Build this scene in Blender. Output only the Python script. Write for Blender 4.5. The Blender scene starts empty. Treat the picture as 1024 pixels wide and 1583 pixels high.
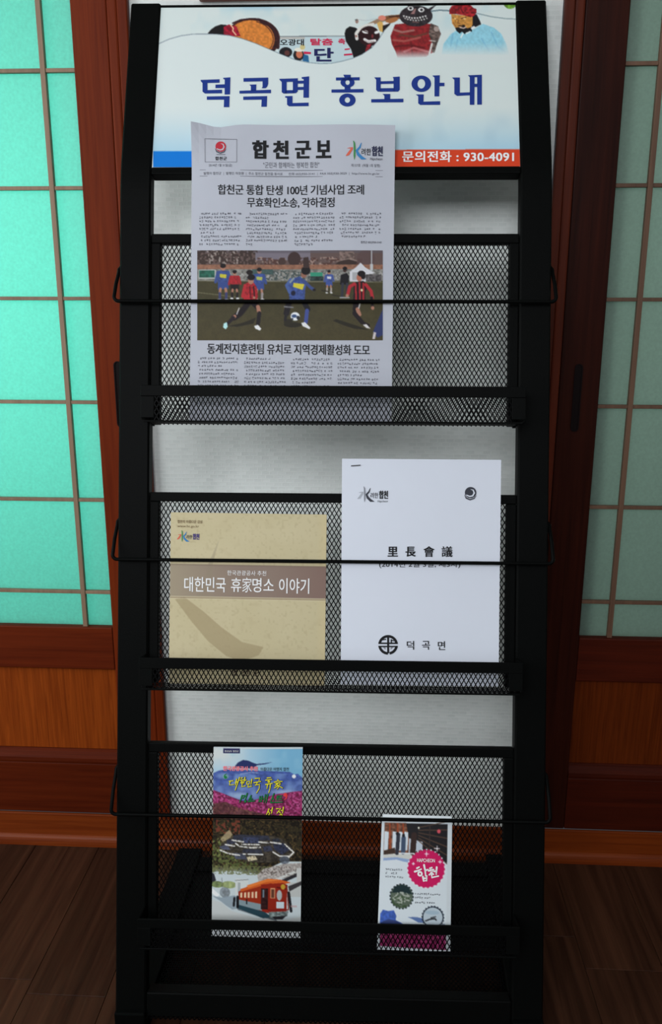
import bpy, math, random
import numpy as np
from mathutils import Vector, Matrix

# ------------------------------------------------------------------ camera
SC = bpy.context.scene
COL = SC.collection
F_PX = 1300.0
CAM = np.array([0.0, -1.3177, 0.9747])
PITCH, YAW, ROLL = 0.2541, -0.0520, 0.0015
def cam_basis(p, y, r):
    f = np.array([math.sin(y)*math.cos(p), math.cos(y)*math.cos(p), -math.sin(p)])
    rt = np.array([math.cos(y), -math.sin(y), 0.0]); up = np.cross(rt, f)
    c, s = math.cos(r), math.sin(r)
    return c*rt+s*up, -s*rt+c*up, f
CR, CU, CF = cam_basis(PITCH, YAW, ROLL)
cd = bpy.data.cameras.new('camera'); cam = bpy.data.objects.new('camera', cd); COL.objects.link(cam)
cd.sensor_fit = 'VERTICAL'; cd.sensor_height = 24.0; cd.lens = 24.0*F_PX/1583.0
cd.clip_start = 0.02; cd.clip_end = 50
M = Matrix.Identity(4)
for i in range(3):
    M[i][0] = CR[i]; M[i][1] = CU[i]; M[i][2] = -CF[i]; M[i][3] = CAM[i]
cam.matrix_world = M
SC.camera = cam

# ------------------------------------------------------------------ world, lights, exposure
SC.view_settings.view_transform = 'Standard'; SC.view_settings.look = 'None'
SC.view_settings.exposure = 0.0; SC.view_settings.gamma = 1.0; SC.view_settings.use_curve_mapping = False
w = bpy.data.worlds.new('world'); SC.world = w; w.use_nodes = True
bg = w.node_tree.nodes['Background']; bg.inputs[0].default_value = (0.75, 0.85, 1.0, 1); bg.inputs[1].default_value = 0.06
def area(name, loc, target, sx, sy, power, color):
    l = bpy.data.lights.new(name, 'AREA'); l.shape = 'RECTANGLE'; l.size = sx; l.size_y = sy
    l.energy = power; l.color = color
    o = bpy.data.objects.new(name, l); COL.objects.link(o); o.location = loc
    o.rotation_euler = (Vector(target)-Vector(loc)).to_track_quat('-Z', 'Y').to_euler()
    return o
area('left_key_light', (-1.75, -0.85, 1.05), (0.0, -0.05, 0.65), 1.1, 1.2, 24, (0.93, 0.97, 1.0))  # unseen lamp added to brighten the left side; no window stands there
area('front_fill_light', (-0.55, -2.9, 1.95), (0.0, -0.3, 0.75), 1.6, 0.9, 43, (0.92, 0.95, 1.0))  # soft fill added from the camera side, not an actual window
# daylight in the rooms behind the two sliding doors
area('daylight_behind_left_door', (-0.80, 0.80, 1.05), (-0.68, 0.0, 0.88), 0.9, 0.5, 13.5, (0.97, 1.0, 0.97))
area('daylight_behind_right_door', (0.74, 0.70, 1.30), (0.55, 0.0, 1.06), 0.6, 0.4, 1.7, (0.95, 1.0, 1.0))

# ------------------------------------------------------------------ helpers
def lin(c):
    c = np.asarray(c, float)/255.0
    return np.where(c <= 0.04045, c/12.92, ((c+0.055)/1.055)**2.4)
GAIN = 0.86
def alb(r, g, b, gain=None):
    v = np.clip(lin((r, g, b))/(gain or GAIN), 0.0, 0.93)
    return (float(v[0]), float(v[1]), float(v[2]), 1.0)
MATS = {}
def mat(name, color, rough=0.6, spec=0.3, metal=0.0, noise=0.0, nscale=40.0, bump=0.0):
    if name in MATS: return MATS[name]
    m = bpy.data.materials.new(name); m.use_nodes = True; nt = m.node_tree
    b = nt.nodes['Principled BSDF']
    b.inputs['Roughness'].default_value = rough; b.inputs['Specular IOR Level'].default_value = spec
    b.inputs['Metallic'].default_value = metal; b.inputs['Base Color'].default_value = color
    if noise or bump:
        tc = nt.nodes.new('ShaderNodeTexCoord'); n = nt.nodes.new('ShaderNodeTexNoise')
        n.inputs['Scale'].default_value = nscale; n.inputs['Detail'].default_value = 4
        nt.links.new(tc.outputs['Object'], n.inputs['Vector'])
        if noise:
            r = nt.nodes.new('ShaderNodeMapRange'); r.inputs[3].default_value = 1-noise; r.inputs[4].default_value = 1+noise
            mx = nt.nodes.new('ShaderNodeVectorMath'); mx.operation = 'SCALE'; mx.inputs[0].default_value = color[:3]
            nt.links.new(n.outputs[0], r.inputs[0]); nt.links.new(r.outputs[0], mx.inputs['Scale'])
            nt.links.new(mx.outputs[0], b.inputs['Base Color'])
        if bump:
            bp = nt.nodes.new('ShaderNodeBump'); bp.inputs['Strength'].default_value = bump; bp.inputs['Distance'].default_value = 0.001
            nt.links.new(n.outputs[0], bp.inputs['Height']); nt.links.new(bp.outputs[0], b.inputs['Normal'])
    MATS[name] = m; return m
def wood(name, dark, light, axis='Z', rough=0.4, spec=0.35, scale=1.0, vary=True):
    if name in MATS: return MATS[name]
    m = bpy.data.materials.new(name); m.use_nodes = True; nt = m.node_tree; L = nt.links
    b = nt.nodes['Principled BSDF']; b.inputs['Roughness'].default_value = rough; b.inputs['Specular IOR Level'].default_value = spec
    tc = nt.nodes.new('ShaderNodeTexCoord'); mp = nt.nodes.new('ShaderNodeMapping')
    s = {'Z': (95, 95, 3.0), 'X': (3.0, 95, 95), 'Y': (60, 2.2, 60)}[axis]
    mp.inputs['Scale'].default_value = tuple(q*scale for q in s)
    L.new(tc.outputs['Object'], mp.inputs['Vector'])
    if vary:
        oi = nt.nodes.new('ShaderNodeObjectInfo'); ad = nt.nodes.new('ShaderNodeVectorMath'); ad.operation = 'ADD'
        sc = nt.nodes.new('ShaderNodeMath'); sc.operation = 'MULTIPLY'; sc.inputs[1].default_value = 37
        L.new(oi.outputs['Random'], sc.inputs[0]); L.new(mp.outputs[0], ad.inputs[0]); L.new(sc.outputs[0], ad.inputs[1])
        src = ad.outputs[0]
    else: src = mp.outputs[0]
    n = nt.nodes.new('ShaderNodeTexNoise'); n.inputs['Scale'].default_value = 1.0; n.inputs['Detail'].default_value = 5; n.inputs['Roughness'].default_value = 0.65
    n.inputs['Distortion'].default_value = 0.6
    L.new(src, n.inputs['Vector'])
    r = nt.nodes.new('ShaderNodeValToRGB'); r.color_ramp.elements[0].position = 0.3; r.color_ramp.elements[0].color = dark
    r.color_ramp.elements[1].position = 0.72; r.color_ramp.elements[1].color = light
    L.new(n.outputs[0], r.inputs[0])
    if vary:
        mr = nt.nodes.new('ShaderNodeMapRange'); mr.inputs[3].default_value = 0.86; mr.inputs[4].default_value = 1.14
        L.new(oi.outputs['Random'], mr.inputs[0])
        mx = nt.nodes.new('ShaderNodeVectorMath'); mx.operation = 'SCALE'
        L.new(r.outputs[0], mx.inputs[0]); L.new(mr.outputs[0], mx.inputs['Scale']); L.new(mx.outputs[0], b.inputs['Base Color'])
    else: L.new(r.outputs[0], b.inputs['Base Color'])
    bp = nt.nodes.new('ShaderNodeBump'); bp.inputs['Strength'].default_value = 0.25; bp.inputs['Distance'].default_value = 0.0006
    L.new(n.outputs[0], bp.inputs['Height']); L.new(bp.outputs[0], b.inputs['Normal'])
    MATS[name] = m; return m

def tag(o, label=None, cat=None, group=None, kind=None):
    if label: o['label'] = label
    if cat: o['category'] = cat
    if group: o['group'] = group
    if kind: o['kind'] = kind
    return o
WLOC = {}
def empty(name, loc):
    o = bpy.data.objects.new(name, None); COL.objects.link(o); o.location = loc; o.empty_display_size = 0.05
    WLOC[o] = np.array(loc, float); return o
class MB:
    def __init__(s): s.v = []; s.f = []
    def add(s, vs, fs):
        k = len(s.v); s.v += [tuple(map(float, p)) for p in vs]; s.f += [tuple(i+k for i in f) for f in fs]; return s
    def box(s, mp, a0, a1, b0, b1, c0, c1):
        vs = [mp(a, b, c) for c in (c0, c1) for b in (b0, b1) for a in (a0, a1)]
        return s.add(vs, [(0, 2, 3, 1), (4, 5, 7, 6), (0, 1, 5, 4), (2, 6, 7, 3), (0, 4, 6, 2), (1, 3, 7, 5)])
    def tube(s, pts, r, n=10, cap=True):
        P = [Vector(p) for p in pts]; rings = []; up = None
        for i, p in enumerate(P):
            t = ((P[min(i+1, len(P)-1)]-p).normalized()+(p-P[max(i-1, 0)]).normalized()).normalized()
            if up is None:
                up = t.orthogonal().normalized()
            up = (up-t*up.dot(t)).normalized(); sd = t.cross(up)
            rings.append([p+(up*math.cos(2*math.pi*k/n)+sd*math.sin(2*math.pi*k/n))*r for k in range(n)])
        vs = [q for rg in rings for q in rg]; fs = []
        for i in range(len(P)-1):
            for k in range(n):
                fs.append((i*n+k, i*n+(k+1) % n, (i+1)*n+(k+1) % n, (i+1)*n+k))
        if cap: fs += [tuple(range(n))[::-1], tuple((len(P)-1)*n+k for k in range(n))]
        return s.add(vs, fs)
    def build(s, name, m, parent=None, bevel=0.0, smooth=False, kind=None, label=None, seg=2):
        V = np.array(s.v); c = (V.min(0)+V.max(0))/2
        me = bpy.data.meshes.new(name); me.from_pydata((V-c).tolist(), [], s.f); me.update()
        if m is not None: me.materials.append(m)
        o = bpy.data.objects.new(name, me); COL.objects.link(o); WLOC[o] = c
        if parent is not None:
            o.parent = parent; o.location = c-WLOC[parent]
        else: o.location = c
        if smooth: me.polygons.foreach_set('use_smooth', [True]*len(me.polygons))
        if bevel:
            b = o.modifiers.new('bevel', 'BEVEL'); b.width = bevel; b.segments = seg; b.limit_method = 'ANGLE'; b.angle_limit = 0.9
        if kind: o['kind'] = kind
        if label: o['label'] = label
        return o
ID = lambda x, y, z: (x, y, z)

# ------------------------------------------------------------------ rack frame of reference (u sideways, v up the slope, w out of the slope)
RX, RY, RYAW, LEAN, BEND_V, BEND_A = -0.0512, -0.4074, 0.0230, 0.2430, 1.165, math.radians(11)
RO = np.array([RX, RY, 0.0])
RU = np.array([math.cos(RYAW), math.sin(RYAW), 0.0]); RN = np.array([math.sin(RYAW), -math.cos(RYAW), 0.0])
RV = -RN*math.sin(LEAN)+np.array([0, 0, math.cos(LEAN)]); RW = RN*math.cos(LEAN)+np.array([0, 0, math.sin(LEAN)])
def ST(u, v, w): return RO+RU*u+RV*v+RW*w
HO = RO+RV*BEND_V; HV = RV*math.cos(BEND_A)-RW*math.sin(BEND_A); HW = RW*math.cos(BEND_A)+RV*math.sin(BEND_A)
def HD(u, s, w): return HO+RU*u+HV*s+HW*w                      # header plane, s up from the bend
def GR(u, d, z): return RO+RU*(u+0.045*d)-RN*d+np.array([0, 0, z])   # base plane, d backwards
def cast(o, n, uu, vv, px, py):                                 # where a sight line meets a page, in the page's own (u, v)
    d = CF+CR*(px-512)/F_PX-CU*(py-791.5)/F_PX
    t = ((o-CAM)@n)/(d@n); p = CAM+d*t-o
    return float(p@uu), float(p@vv)
def on_slope(px, py, w=0.0): return cast(RO+RW*w, RW, RU, RV, px, py)
def on_header(px, py, w=0.0): return cast(HO+HW*w, HW, RU, HV, px, py)

# ------------------------------------------------------------------ print helpers: all print lies flat on its page, through page(px, py, off)
def strokes(name, polys, page, m, parent, off=0.0004, label=None, kind=None):
    b = MB()
    for P in polys: b.add([page(x, y, off) for x, y in P], [tuple(range(len(P)))])
    return b.build(name, m, parent, label=label, kind=kind)
def glyph_mesh(body, shear=0.0, spacing=1.0):
    c = bpy.data.curves.new('t', 'FONT'); c.body = body; c.size = 1.0; c.shear = shear; c.space_character = spacing
    c.resolution_u = 3; c.dimensions = '2D'; c.fill_mode = 'BOTH'
    o = bpy.data.objects.new('t', c); COL.objects.link(o)
    me = bpy.data.meshes.new_from_object(o)
    V = np.array([v.co[:2] for v in me.vertices]); Fc = [tuple(p.vertices) for p in me.polygons]
    bpy.data.objects.remove(o); bpy.data.curves.remove(c); bpy.data.meshes.remove(me)
    return V, Fc
def lettering(name, items, page, m, parent, off=0.0005, label=None):
    # items: (text, x0, y0, x1, y1, bold[, shear])
    # bold is a fraction of the letter height: the outlines are laid down again, nudged by that much
    out = None
    for it in items:
        b = MB(); V, Fc = glyph_mesh(it[0], it[6] if len(it) > 6 else 0.0, it[7] if len(it) > 7 else 1.0)
        lo, hi = V.min(0), V.max(0); x0, y0, x1, y1 = it[1:5]; tl = it[8] if len(it) > 8 else 0.0
        e = it[5]*1.25*(y1-y0); ex, ey = e, e*0.55
        sh = [(0, 0)] if e < 0.05 else [(a*ex, c*ey) for a in (-1, 0, 1) for c in (-1, 1)]
        x0, x1, y0, y1 = x0+ex, x1-ex, y0+ey, y1-ey
        X = x0+(V[:, 0]-lo[0])/(hi[0]-lo[0])*(x1-x0); Y = y1-(V[:, 1]-lo[1])/(hi[1]-lo[1])*(y1-y0)+tl*(X-x0)
        for n_, (dx, dy) in enumerate(sh): b.add([page(x+dx, y+dy, off+n_*0.000006) for x, y in zip(X, Y)], Fc)
        out = b.build(name, m, parent, label=label)
    return out
def circ(cx, cy, rx, ry=None, n=28, a0=0.0, a1=2*math.pi):
    ry = rx if ry is None else ry
    return [(cx+rx*math.cos(a0+(a1-a0)*i/n), cy+ry*math.sin(a0+(a1-a0)*i/n)) for i in range(n)]
def ring(cx, cy, rx, ry, ix, iy, n=28, a0=0.0, a1=2*math.pi):
    out = []
    for i in range(n):
        a, b = a0+(a1-a0)*i/n, a0+(a1-a0)*(i+1)/n
        out.append([(cx+rx*math.cos(a), cy+ry*math.sin(a)), (cx+rx*math.cos(b), cy+ry*math.sin(b)), (cx+ix*math.cos(b), cy+iy*math.sin(b)), (cx+ix*math.cos(a), cy+iy*math.sin(a))])
    return out
def brush(pts, ws):
    # tapering brush stroke as quads
    out = []; P = [np.array(p, float) for p in pts]; Ls = []
    for i, p in enumerate(P):
        t = P[min(i+1, len(P)-1)]-P[max(i-1, 0)]; t = t/np.linalg.norm(t); n = np.array([-t[1], t[0]])
        Ls.append((p+n*ws[i]/2, p-n*ws[i]/2))
    for a, b in zip(Ls[:-1], Ls[1:]): out.append([tuple(a[0]), tuple(b[0]), tuple(b[1]), tuple(a[1])])
    return out
def fake_text_line(x0, x1, y, h, rnd, slope=0.0, fill=1.0):
    # body copy too small to read: little brush ticks, one cluster per character
    out = []; x = x0; cw = h*0.92
    while x < x0+(x1-x0)*fill-cw*0.8:
        if rnd.random() < 0.2: x += cw*0.55; continue
        yy = y+slope*(x-x0)
        for _ in range(4):
            if rnd.random() < 0.55:
                a = yy+rnd.uniform(0, h*0.85); xa = x+rnd.uniform(0, cw*0.2); xb = x+cw*rnd.uniform(0.55, 0.85)
                out.append([(xa, a), (xb, a), (xb, a+h*0.13), (xa, a+h*0.13)])
            else:
                xa = x+rnd.uniform(0, cw*0.75); a = yy+rnd.uniform(0, h*0.3); c = a+h*rnd.uniform(0.4, 0.65)
                out.append([(xa, a), (xa+h*0.13, a), (xa+h*0.13, c), (xa, c)])
        x += cw
    return out

# ------------------------------------------------------------------ a small paint box for the printed pictures (colour stored on a fine grid mesh)
class Paint:
    def __init__(s, x0, y0, x1, y1, base, ss=2, seed=1):
        s.x0, s.y0, s.x1, s.y1, s.ss = x0, y0, x1, y1, ss
        s.W, s.H = int(round((x1-x0)*ss)), int(round((y1-y0)*ss))
        s.A = np.ones((s.H, s.W, 3))*np.array(base, float); s.rng = np.random.RandomState(seed)
        s.X, s.Y = np.meshgrid(x0+(np.arange(s.W)+.5)/ss, y0+(np.arange(s.H)+.5)/ss)
    def mix(s, mask, c, a=1.0):
        k = (mask*a)[..., None]; s.A = s.A*(1-k)+np.array(c, float)*k; return s
    def poly(s, P, c, a=1.0, noise=0.0):
        P = np.array(P, float); ins = np.zeros(s.X.shape, bool); n = len(P)
        for i in range(n):
            xa, ya = P[i]; xb, yb = P[(i+1) % n]
            if ya == yb: continue
            cond = ((ya > s.Y) != (yb > s.Y)); xi = (xb-xa)*(s.Y-ya)/(yb-ya)+xa
            ins ^= cond & (s.X < xi)
        return s._fill(ins.astype(float), c, a, noise)
    def _fill(s, m, c, a, noise):
        if noise:
            c = np.array(c, float)[None, None]*(1+noise*s.noise(2.5)[..., None])
            k = (m*a)[..., None]; s.A = s.A*(1-k)+c*k; return s
        return s.mix(m, c, a)
    def ell(s, cx, cy, rx, ry, c, a=1.0, rot=0.0, noise=0.0, soft=0.0):
        dx, dy = s.X-cx, s.Y-cy; ca, sa = math.cos(rot), math.sin(rot)
        d = ((dx*ca+dy*sa)/rx)**2+((-dx*sa+dy*ca)/ry)**2
        m = (d < 1).astype(float) if not soft else np.clip((1-np.sqrt(d))/soft, 0, 1)
        return s._fill(m, c, a, noise)
    def line(s, pts, wd, c, a=1.0):
        m = np.zeros(s.X.shape)
        for (xa, ya), (xb, yb) in zip(pts[:-1], pts[1:]):
            L2 = (xb-xa)**2+(yb-ya)**2+1e-9; t = np.clip(((s.X-xa)*(xb-xa)+(s.Y-ya)*(yb-ya))/L2, 0, 1)
            d = np.hypot(s.X-xa-t*(xb-xa), s.Y-ya-t*(yb-ya)); m = np.maximum(m, (d < wd/2).astype(float))
        return s.mix(m, c, a)
    def rect(s, xa, ya, xb, yb, c, a=1.0, noise=0.0):
        return s._fill(((s.X >= xa) & (s.X < xb) & (s.Y >= ya) & (s.Y < yb)).astype(float), c, a, noise)
    def noise(s, size):
        h, w = int(s.H/(size*s.ss))+3, int(s.W/(size*s.ss))+3; g = s.rng.uniform(-1, 1, (h, w))
        gy = s.Y-s.y0; gx = s.X-s.x0; fy, fx = gy/size, gx/size; iy, ix = fy.astype(int), fx.astype(int); ty, tx = fy-iy, fx-ix
        ty, tx = ty*ty*(3-2*ty), tx*tx*(3-2*tx); iy = np.clip(iy, 0, h-2); ix = np.clip(ix, 0, w-2)
        return (g[iy, ix]*(1-tx)+g[iy, ix+1]*tx)*(1-ty)+(g[iy+1, ix]*(1-tx)+g[iy+1, ix+1]*tx)*ty
    def speck(s, mask, c, size, thr, a=1.0):
        return s.mix(mask*(s.noise(size) > thr), c, a)
    def region(s, xa, ya, xb, yb): return ((s.X >= xa) & (s.X < xb) & (s.Y >= ya) & (s.Y < yb)).astype(float)
    def build(s, name, page, parent, off=0.0003, gain=None, res=1.0, rough=0.45, spec=0.3, label=None):
        ss = s.ss; h, w = s.H//ss, s.W//ss
        img = s.A[:h*ss, :w*ss].reshape(h, ss, w, ss, 3).mean((1, 3))
        img = np.clip(img, 0, 255)
        n1, n2 = h+1, w+1                                       # grid corners, colours averaged from the four cells around
        P = np.pad(img, ((1, 1), (1, 1), (0, 0)), 'edge')
        Cc = (P[:-1, :-1]+P[1:, :-1]+P[:-1, 1:]+P[1:, 1:])/4
        # keep the picture crisp: push back some of the averaging
        B = np.pad(Cc, ((1, 1), (1, 1), (0, 0)), 'edge'); bl = (B[:-2, 1:-1]+B[2:, 1:-1]+B[1:-1, :-2]+B[1:-1, 2:])/4
        Cc = np.clip(Cc+0.5*(Cc-bl), 0, 255)
        cl = np.clip(lin(Cc)/(gain or GAIN), 0, 0.93)
        V = []
        for j in range(n1):
            for i in range(n2): V.append(page(s.x0+i*(s.x1-s.x0)/w, s.y0+j*(s.y1-s.y0)/h, off))
        V = np.array(V); c = V.mean(0); q = np.arange(h*w); jj, ii = q//w, q % w; a = jj*n2+ii
        Fc = np.stack([a, a+n2, a+n2+1, a+1], 1)
        me = bpy.data.meshes.new(name); me.from_pydata((V-c).tolist(), [], Fc.tolist()); me.update()
        at = me.color_attributes.new('print', 'FLOAT_COLOR', 'POINT')
        buf = np.ones((len(V), 4), np.float32); buf[:, :3] = cl.reshape(-1, 3); at.data.foreach_set('color', buf.ravel())
        key = 'printed_picture_%d' % int(rough*100)
        if key not in MATS:
            m = bpy.data.materials.new(key); m.use_nodes = True; b = m.node_tree.nodes['Principled BSDF']
            ca = m.node_tree.nodes.new('ShaderNodeVertexColor'); ca.layer_name = 'print'
            m.node_tree.links.new(ca.outputs[0], b.inputs['Base Color']); b.inputs['Roughness'].default_value = rough; b.inputs['Specular IOR Level'].default_value = spec
            MATS[key] = m
        me.materials.append(MATS[key])
        o = bpy.data.objects.new(name, me); COL.objects.link(o); WLOC[o] = c
        o.parent = parent; o.location = c-WLOC[parent]
        if label: o['label'] = label
        return o

# ------------------------------------------------------------------ materials
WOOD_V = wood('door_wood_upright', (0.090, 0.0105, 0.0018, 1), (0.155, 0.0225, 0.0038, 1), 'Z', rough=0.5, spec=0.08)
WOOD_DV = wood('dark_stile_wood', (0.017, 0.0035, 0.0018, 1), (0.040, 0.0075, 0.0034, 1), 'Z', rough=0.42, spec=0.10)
WOOD_RV = wood('right_casing_wood_shaded', (0.052, 0.0075, 0.002, 1), (0.105, 0.0155, 0.0036, 1), 'Z', rough=0.5, spec=0.15)  # casing wood with the dimmer right-hand light put into its colour
WOOD_RH = wood('right_rail_wood_shaded', (0.034, 0.004, 0.001, 1), (0.072, 0.0085, 0.002, 1), 'X', rough=0.5, spec=0.15)  # shaded copy of the door rail wood, darkness painted in
WOOD_H = wood('door_wood_level', (0.060, 0.0068, 0.0012, 1), (0.120, 0.0165, 0.0028, 1), 'X', rough=0.5, spec=0.10)
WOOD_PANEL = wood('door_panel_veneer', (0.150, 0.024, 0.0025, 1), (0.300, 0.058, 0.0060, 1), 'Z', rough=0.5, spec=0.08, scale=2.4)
WOOD_RPANEL = wood('right_panel_veneer_shaded', (0.060, 0.0095, 0.0012, 1), (0.120, 0.021, 0.0028, 1), 'Z', rough=0.5, spec=0.08, scale=2.4)  # left panel's veneer again, light falloff to the right painted into the colour
WOOD_BASE = wood('baseboard_wood', (0.120, 0.018, 0.0024, 1), (0.215, 0.040, 0.0055, 1), 'X', spec=0.18)
WOOD_FLOOR = wood('floor_plank_wood', (0.020, 0.0070, 0.0036, 1), (0.068, 0.026, 0.0130, 1), 'Y', rough=0.5, spec=0.10)
WOOD_LATTICE = wood('lattice_wood', (0.19, 0.115, 0.07, 1), (0.28, 0.18, 0.115, 1), 'Z', rough=0.55)
BLACK = mat('black_powder_coat', (0.0022, 0.0025, 0.0023, 1), rough=0.5, spec=0.045, noise=0.2, nscale=500, bump=0.15)
BLACK_MESH = mat('black_expanded_metal', (0.002, 0.002, 0.0022, 1), rough=0.45, spec=0.05)
DARK_GAP = mat('dark_subfloor', (0.012, 0.007, 0.005, 1), rough=0.9)

def glass_material(name, col, rough=0.5):
    m = bpy.data.materials.new(name); m.use_nodes = True; nt = m.node_tree; nt.nodes.remove(nt.nodes['Principled BSDF'])
    out = nt.nodes['Material Output']; L = nt.links
    tr = nt.nodes.new('ShaderNodeBsdfTranslucent'); tr.inputs[0].default_value = col
    df = nt.nodes.new('ShaderNodeBsdfDiffuse'); df.inputs[0].default_value = (0.42, 0.45, 0.38, 1)
    gl = nt.nodes.new('ShaderNodeBsdfGlossy'); gl.inputs['Roughness'].default_value = rough
    m1 = nt.nodes.new('ShaderNodeMixShader'); m1.inputs[0].default_value = 0.10; L.new(tr.outputs[0], m1.inputs[1]); L.new(df.outputs[0], m1.inputs[2])
    m2 = nt.nodes.new('ShaderNodeMixShader'); m2.inputs[0].default_value = 0.03; L.new(m1.outputs[0], m2.inputs[1]); L.new(gl.outputs[0], m2.inputs[2])
    tc = nt.nodes.new('ShaderNodeTexCoord'); n = nt.nodes.new('ShaderNodeTexNoise'); n.inputs['Scale'].default_value = 260; n.inputs['Detail'].default_value = 3
    L.new(tc.outputs['Object'], n.inputs['Vector'])
    r = nt.nodes.new('ShaderNodeMapRange'); r.inputs[3].default_value = 0.84; r.inputs[4].default_value = 1.16; L.new(n.outputs[0], r.inputs[0])
    s = nt.nodes.new('ShaderNodeVectorMath'); s.operation = 'SCALE'; s.inputs[0].default_value = col[:3]; L.new(r.outputs[0], s.inputs['Scale'])
    L.new(s.outputs[0], tr.inputs[0]); L.new(m2.outputs[0], out.inputs[0])
    return m
GLASS_L = glass_material('teal_frosted_glass', (0.30, 0.80, 0.70, 1))
GLASS_R = glass_material('grey_green_frosted_glass', (0.50, 0.64, 0.57, 1))

# wallpaper: pale woven squares
wp = bpy.data.materials.new('wallpaper'); wp.use_nodes = True; nt = wp.node_tree; b = nt.nodes['Principled BSDF']; b.inputs['Roughness'].default_value = 0.75; b.inputs['Specular IOR Level'].default_value = 0.2
tc = nt.nodes.new('ShaderNodeTexCoord'); mp = nt.nodes.new('ShaderNodeMapping'); mp.inputs['Rotation'].default_value = (math.pi/2, 0, 0)
bk = nt.nodes.new('ShaderNodeTexBrick'); bk.inputs['Scale'].default_value = 1.0; bk.inputs['Brick Width'].default_value = 0.013; bk.inputs['Row Height'].default_value = 0.0062
bk.inputs['Mortar Size'].default_value = 0.0012; bk.inputs['Mortar Smooth'].default_value = 0.6; bk.inputs['Bias'].default_value = 0
bk.inputs['Color1'].default_value = (0.72, 0.755, 0.725, 1); bk.inputs['Color2'].default_value = (0.80, 0.83, 0.80, 1); bk.inputs['Mortar'].default_value = (0.79, 0.82, 0.79, 1)
ns = nt.nodes.new('ShaderNodeTexNoise'); ns.inputs['Scale'].default_value = 9; ns.inputs['Detail'].default_value = 5
mr = nt.nodes.new('ShaderNodeMapRange'); mr.inputs[3].default_value = 0.93; mr.inputs[4].default_value = 1.07
vm = nt.nodes.new('ShaderNodeVectorMath'); vm.operation = 'SCALE'
L = nt.links; L.new(tc.outputs['Object'], mp.inputs[0]); L.new(mp.outputs[0], bk.inputs[0]); L.new(tc.outputs['Object'], ns.inputs[0]); L.new(ns.outputs[0], mr.inputs[0])
L.new(bk.outputs[0], vm.inputs[0]); L.new(mr.outputs[0], vm.inputs['Scale']); L.new(vm.outputs[0], b.inputs['Base Color'])
bp = nt.nodes.new('ShaderNodeBump'); bp.inputs['Strength'].default_value = 0.3; bp.inputs['Distance'].default_value = 0.0005; L.new(bk.outputs[1], bp.inputs['Height']); L.new(bp.outputs[0], b.inputs['Normal'])
PLASTER = mat('plain_plaster', (0.55, 0.56, 0.54, 1), rough=0.9, noise=0.04, nscale=12)

# ------------------------------------------------------------------ the room
ROOM_X0, ROOM_X1, ROOM_Y0, CEIL = -1.9, 1.8, -3.2, 2.45
PX0, PX1 = -0.3562, 0.2522            # wallpapered pier
rng = random.Random(7)
bmx = MB().box(ID, ROOM_X0, ROOM_X1, ROOM_Y0, 0.0, -0.06, -0.007)
floor = tag(bmx.build('floor', DARK_GAP), kind='structure', label='dark brown wood plank floor')
x = -1.62; ci = 0
PW = 0.1165
edges = [0.3262-PW*k for k in range(17, -1, -1)]+[0.3262+PW*k for k in range(1, 12)]
for a, c in zip(edges[:-1], edges[1:]):
    ci += 1; y = -0.0015
    ln = {True: rng.uniform(0.18, 0.75), False: 0.0}[True]
    if abs(a-0.2097) < 0.01: ln = 0.19
    while y > -2.3:
        y2 = max(y-ln, -2.3)
        MB().box(ID, a+0.0003, c-0.0003, y2+0.0004, y-0.0002, -0.0075, 0.0).build('plank', WOOD_FLOOR, floor, bevel=0.0006, seg=1)
        y = y2; ln = rng.uniform(0.7, 0.95)
wb = MB()
DL0, DL1, DR0, DR1, DZ = -1.30, -0.388, 0.282, 1.20, 2.02       # the two sliding doors' leaves (stile edges) and their head height
wb.box(ID, PX0, PX1, 0.0, 0.09, 0.0, CEIL)
wb.box(ID, ROOM_X0, DL0-0.03, 0.0, 0.09, 0.0, CEIL)
wb.box(ID, DR1+0.03, ROOM_X1, 0.0, 0.09, 0.0, CEIL)
wb.box(ID, DL0-0.03, PX0, 0.0, 0.09, DZ+0.03, CEIL)
wb.box(ID, PX1, DR1+0.03, 0.0, 0.09, DZ+0.03, CEIL)
tag(wb.build('wall_back', wp), kind='structure', label='pale grey wallpaper with a faint woven check between the doors')
tag(MB().box(ID, ROOM_X0-0.08, ROOM_X0, ROOM_Y0, 0.09, 0, CEIL).build('wall_left', PLASTER), kind='structure')
tag(MB().box(ID, ROOM_X1, ROOM_X1+0.08, ROOM_Y0, 0.09, 0, CEIL).build('wall_right', PLASTER), kind='structure')
tag(MB().box(ID, ROOM_X0, ROOM_X1, ROOM_Y0, 0.09, CEIL, CEIL+0.08).build('ceiling', PLASTER), kind='structure')

# baseboard: flat plank and a rounded bead at its foot, running across below doors and wallpaper
bb = MB().box(ID, ROOM_X0+0.002, ROOM_X1-0.002, -0.006, -0.0005, 0.0, 0.0605)
base = tag(bb.build('baseboard_back', WOOD_BASE, bevel=0.0015), kind='structure', label='reddish brown wooden baseboard with rounded foot')
bd = MB(); pr = [(-0.0062, 0.0)]+[(-0.0062-0.010*math.sin(a), 0.019*math.cos(a)*1.0) for a in np.linspace(math.pi/2, 0, 7)]
n = len(pr)
bd.add([(xx, yy, zz+0.0004) for xx in (ROOM_X0+0.002, ROOM_X1-0.002) for yy, zz in pr], [tuple(range(n))[::-1], tuple(range(n, 2*n))]+[(i, (i+1) % n, (i+1) % n+n, i+n) for i in range(n)])
bd.build('bead', WOOD_BASE, base, smooth=False)
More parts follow.
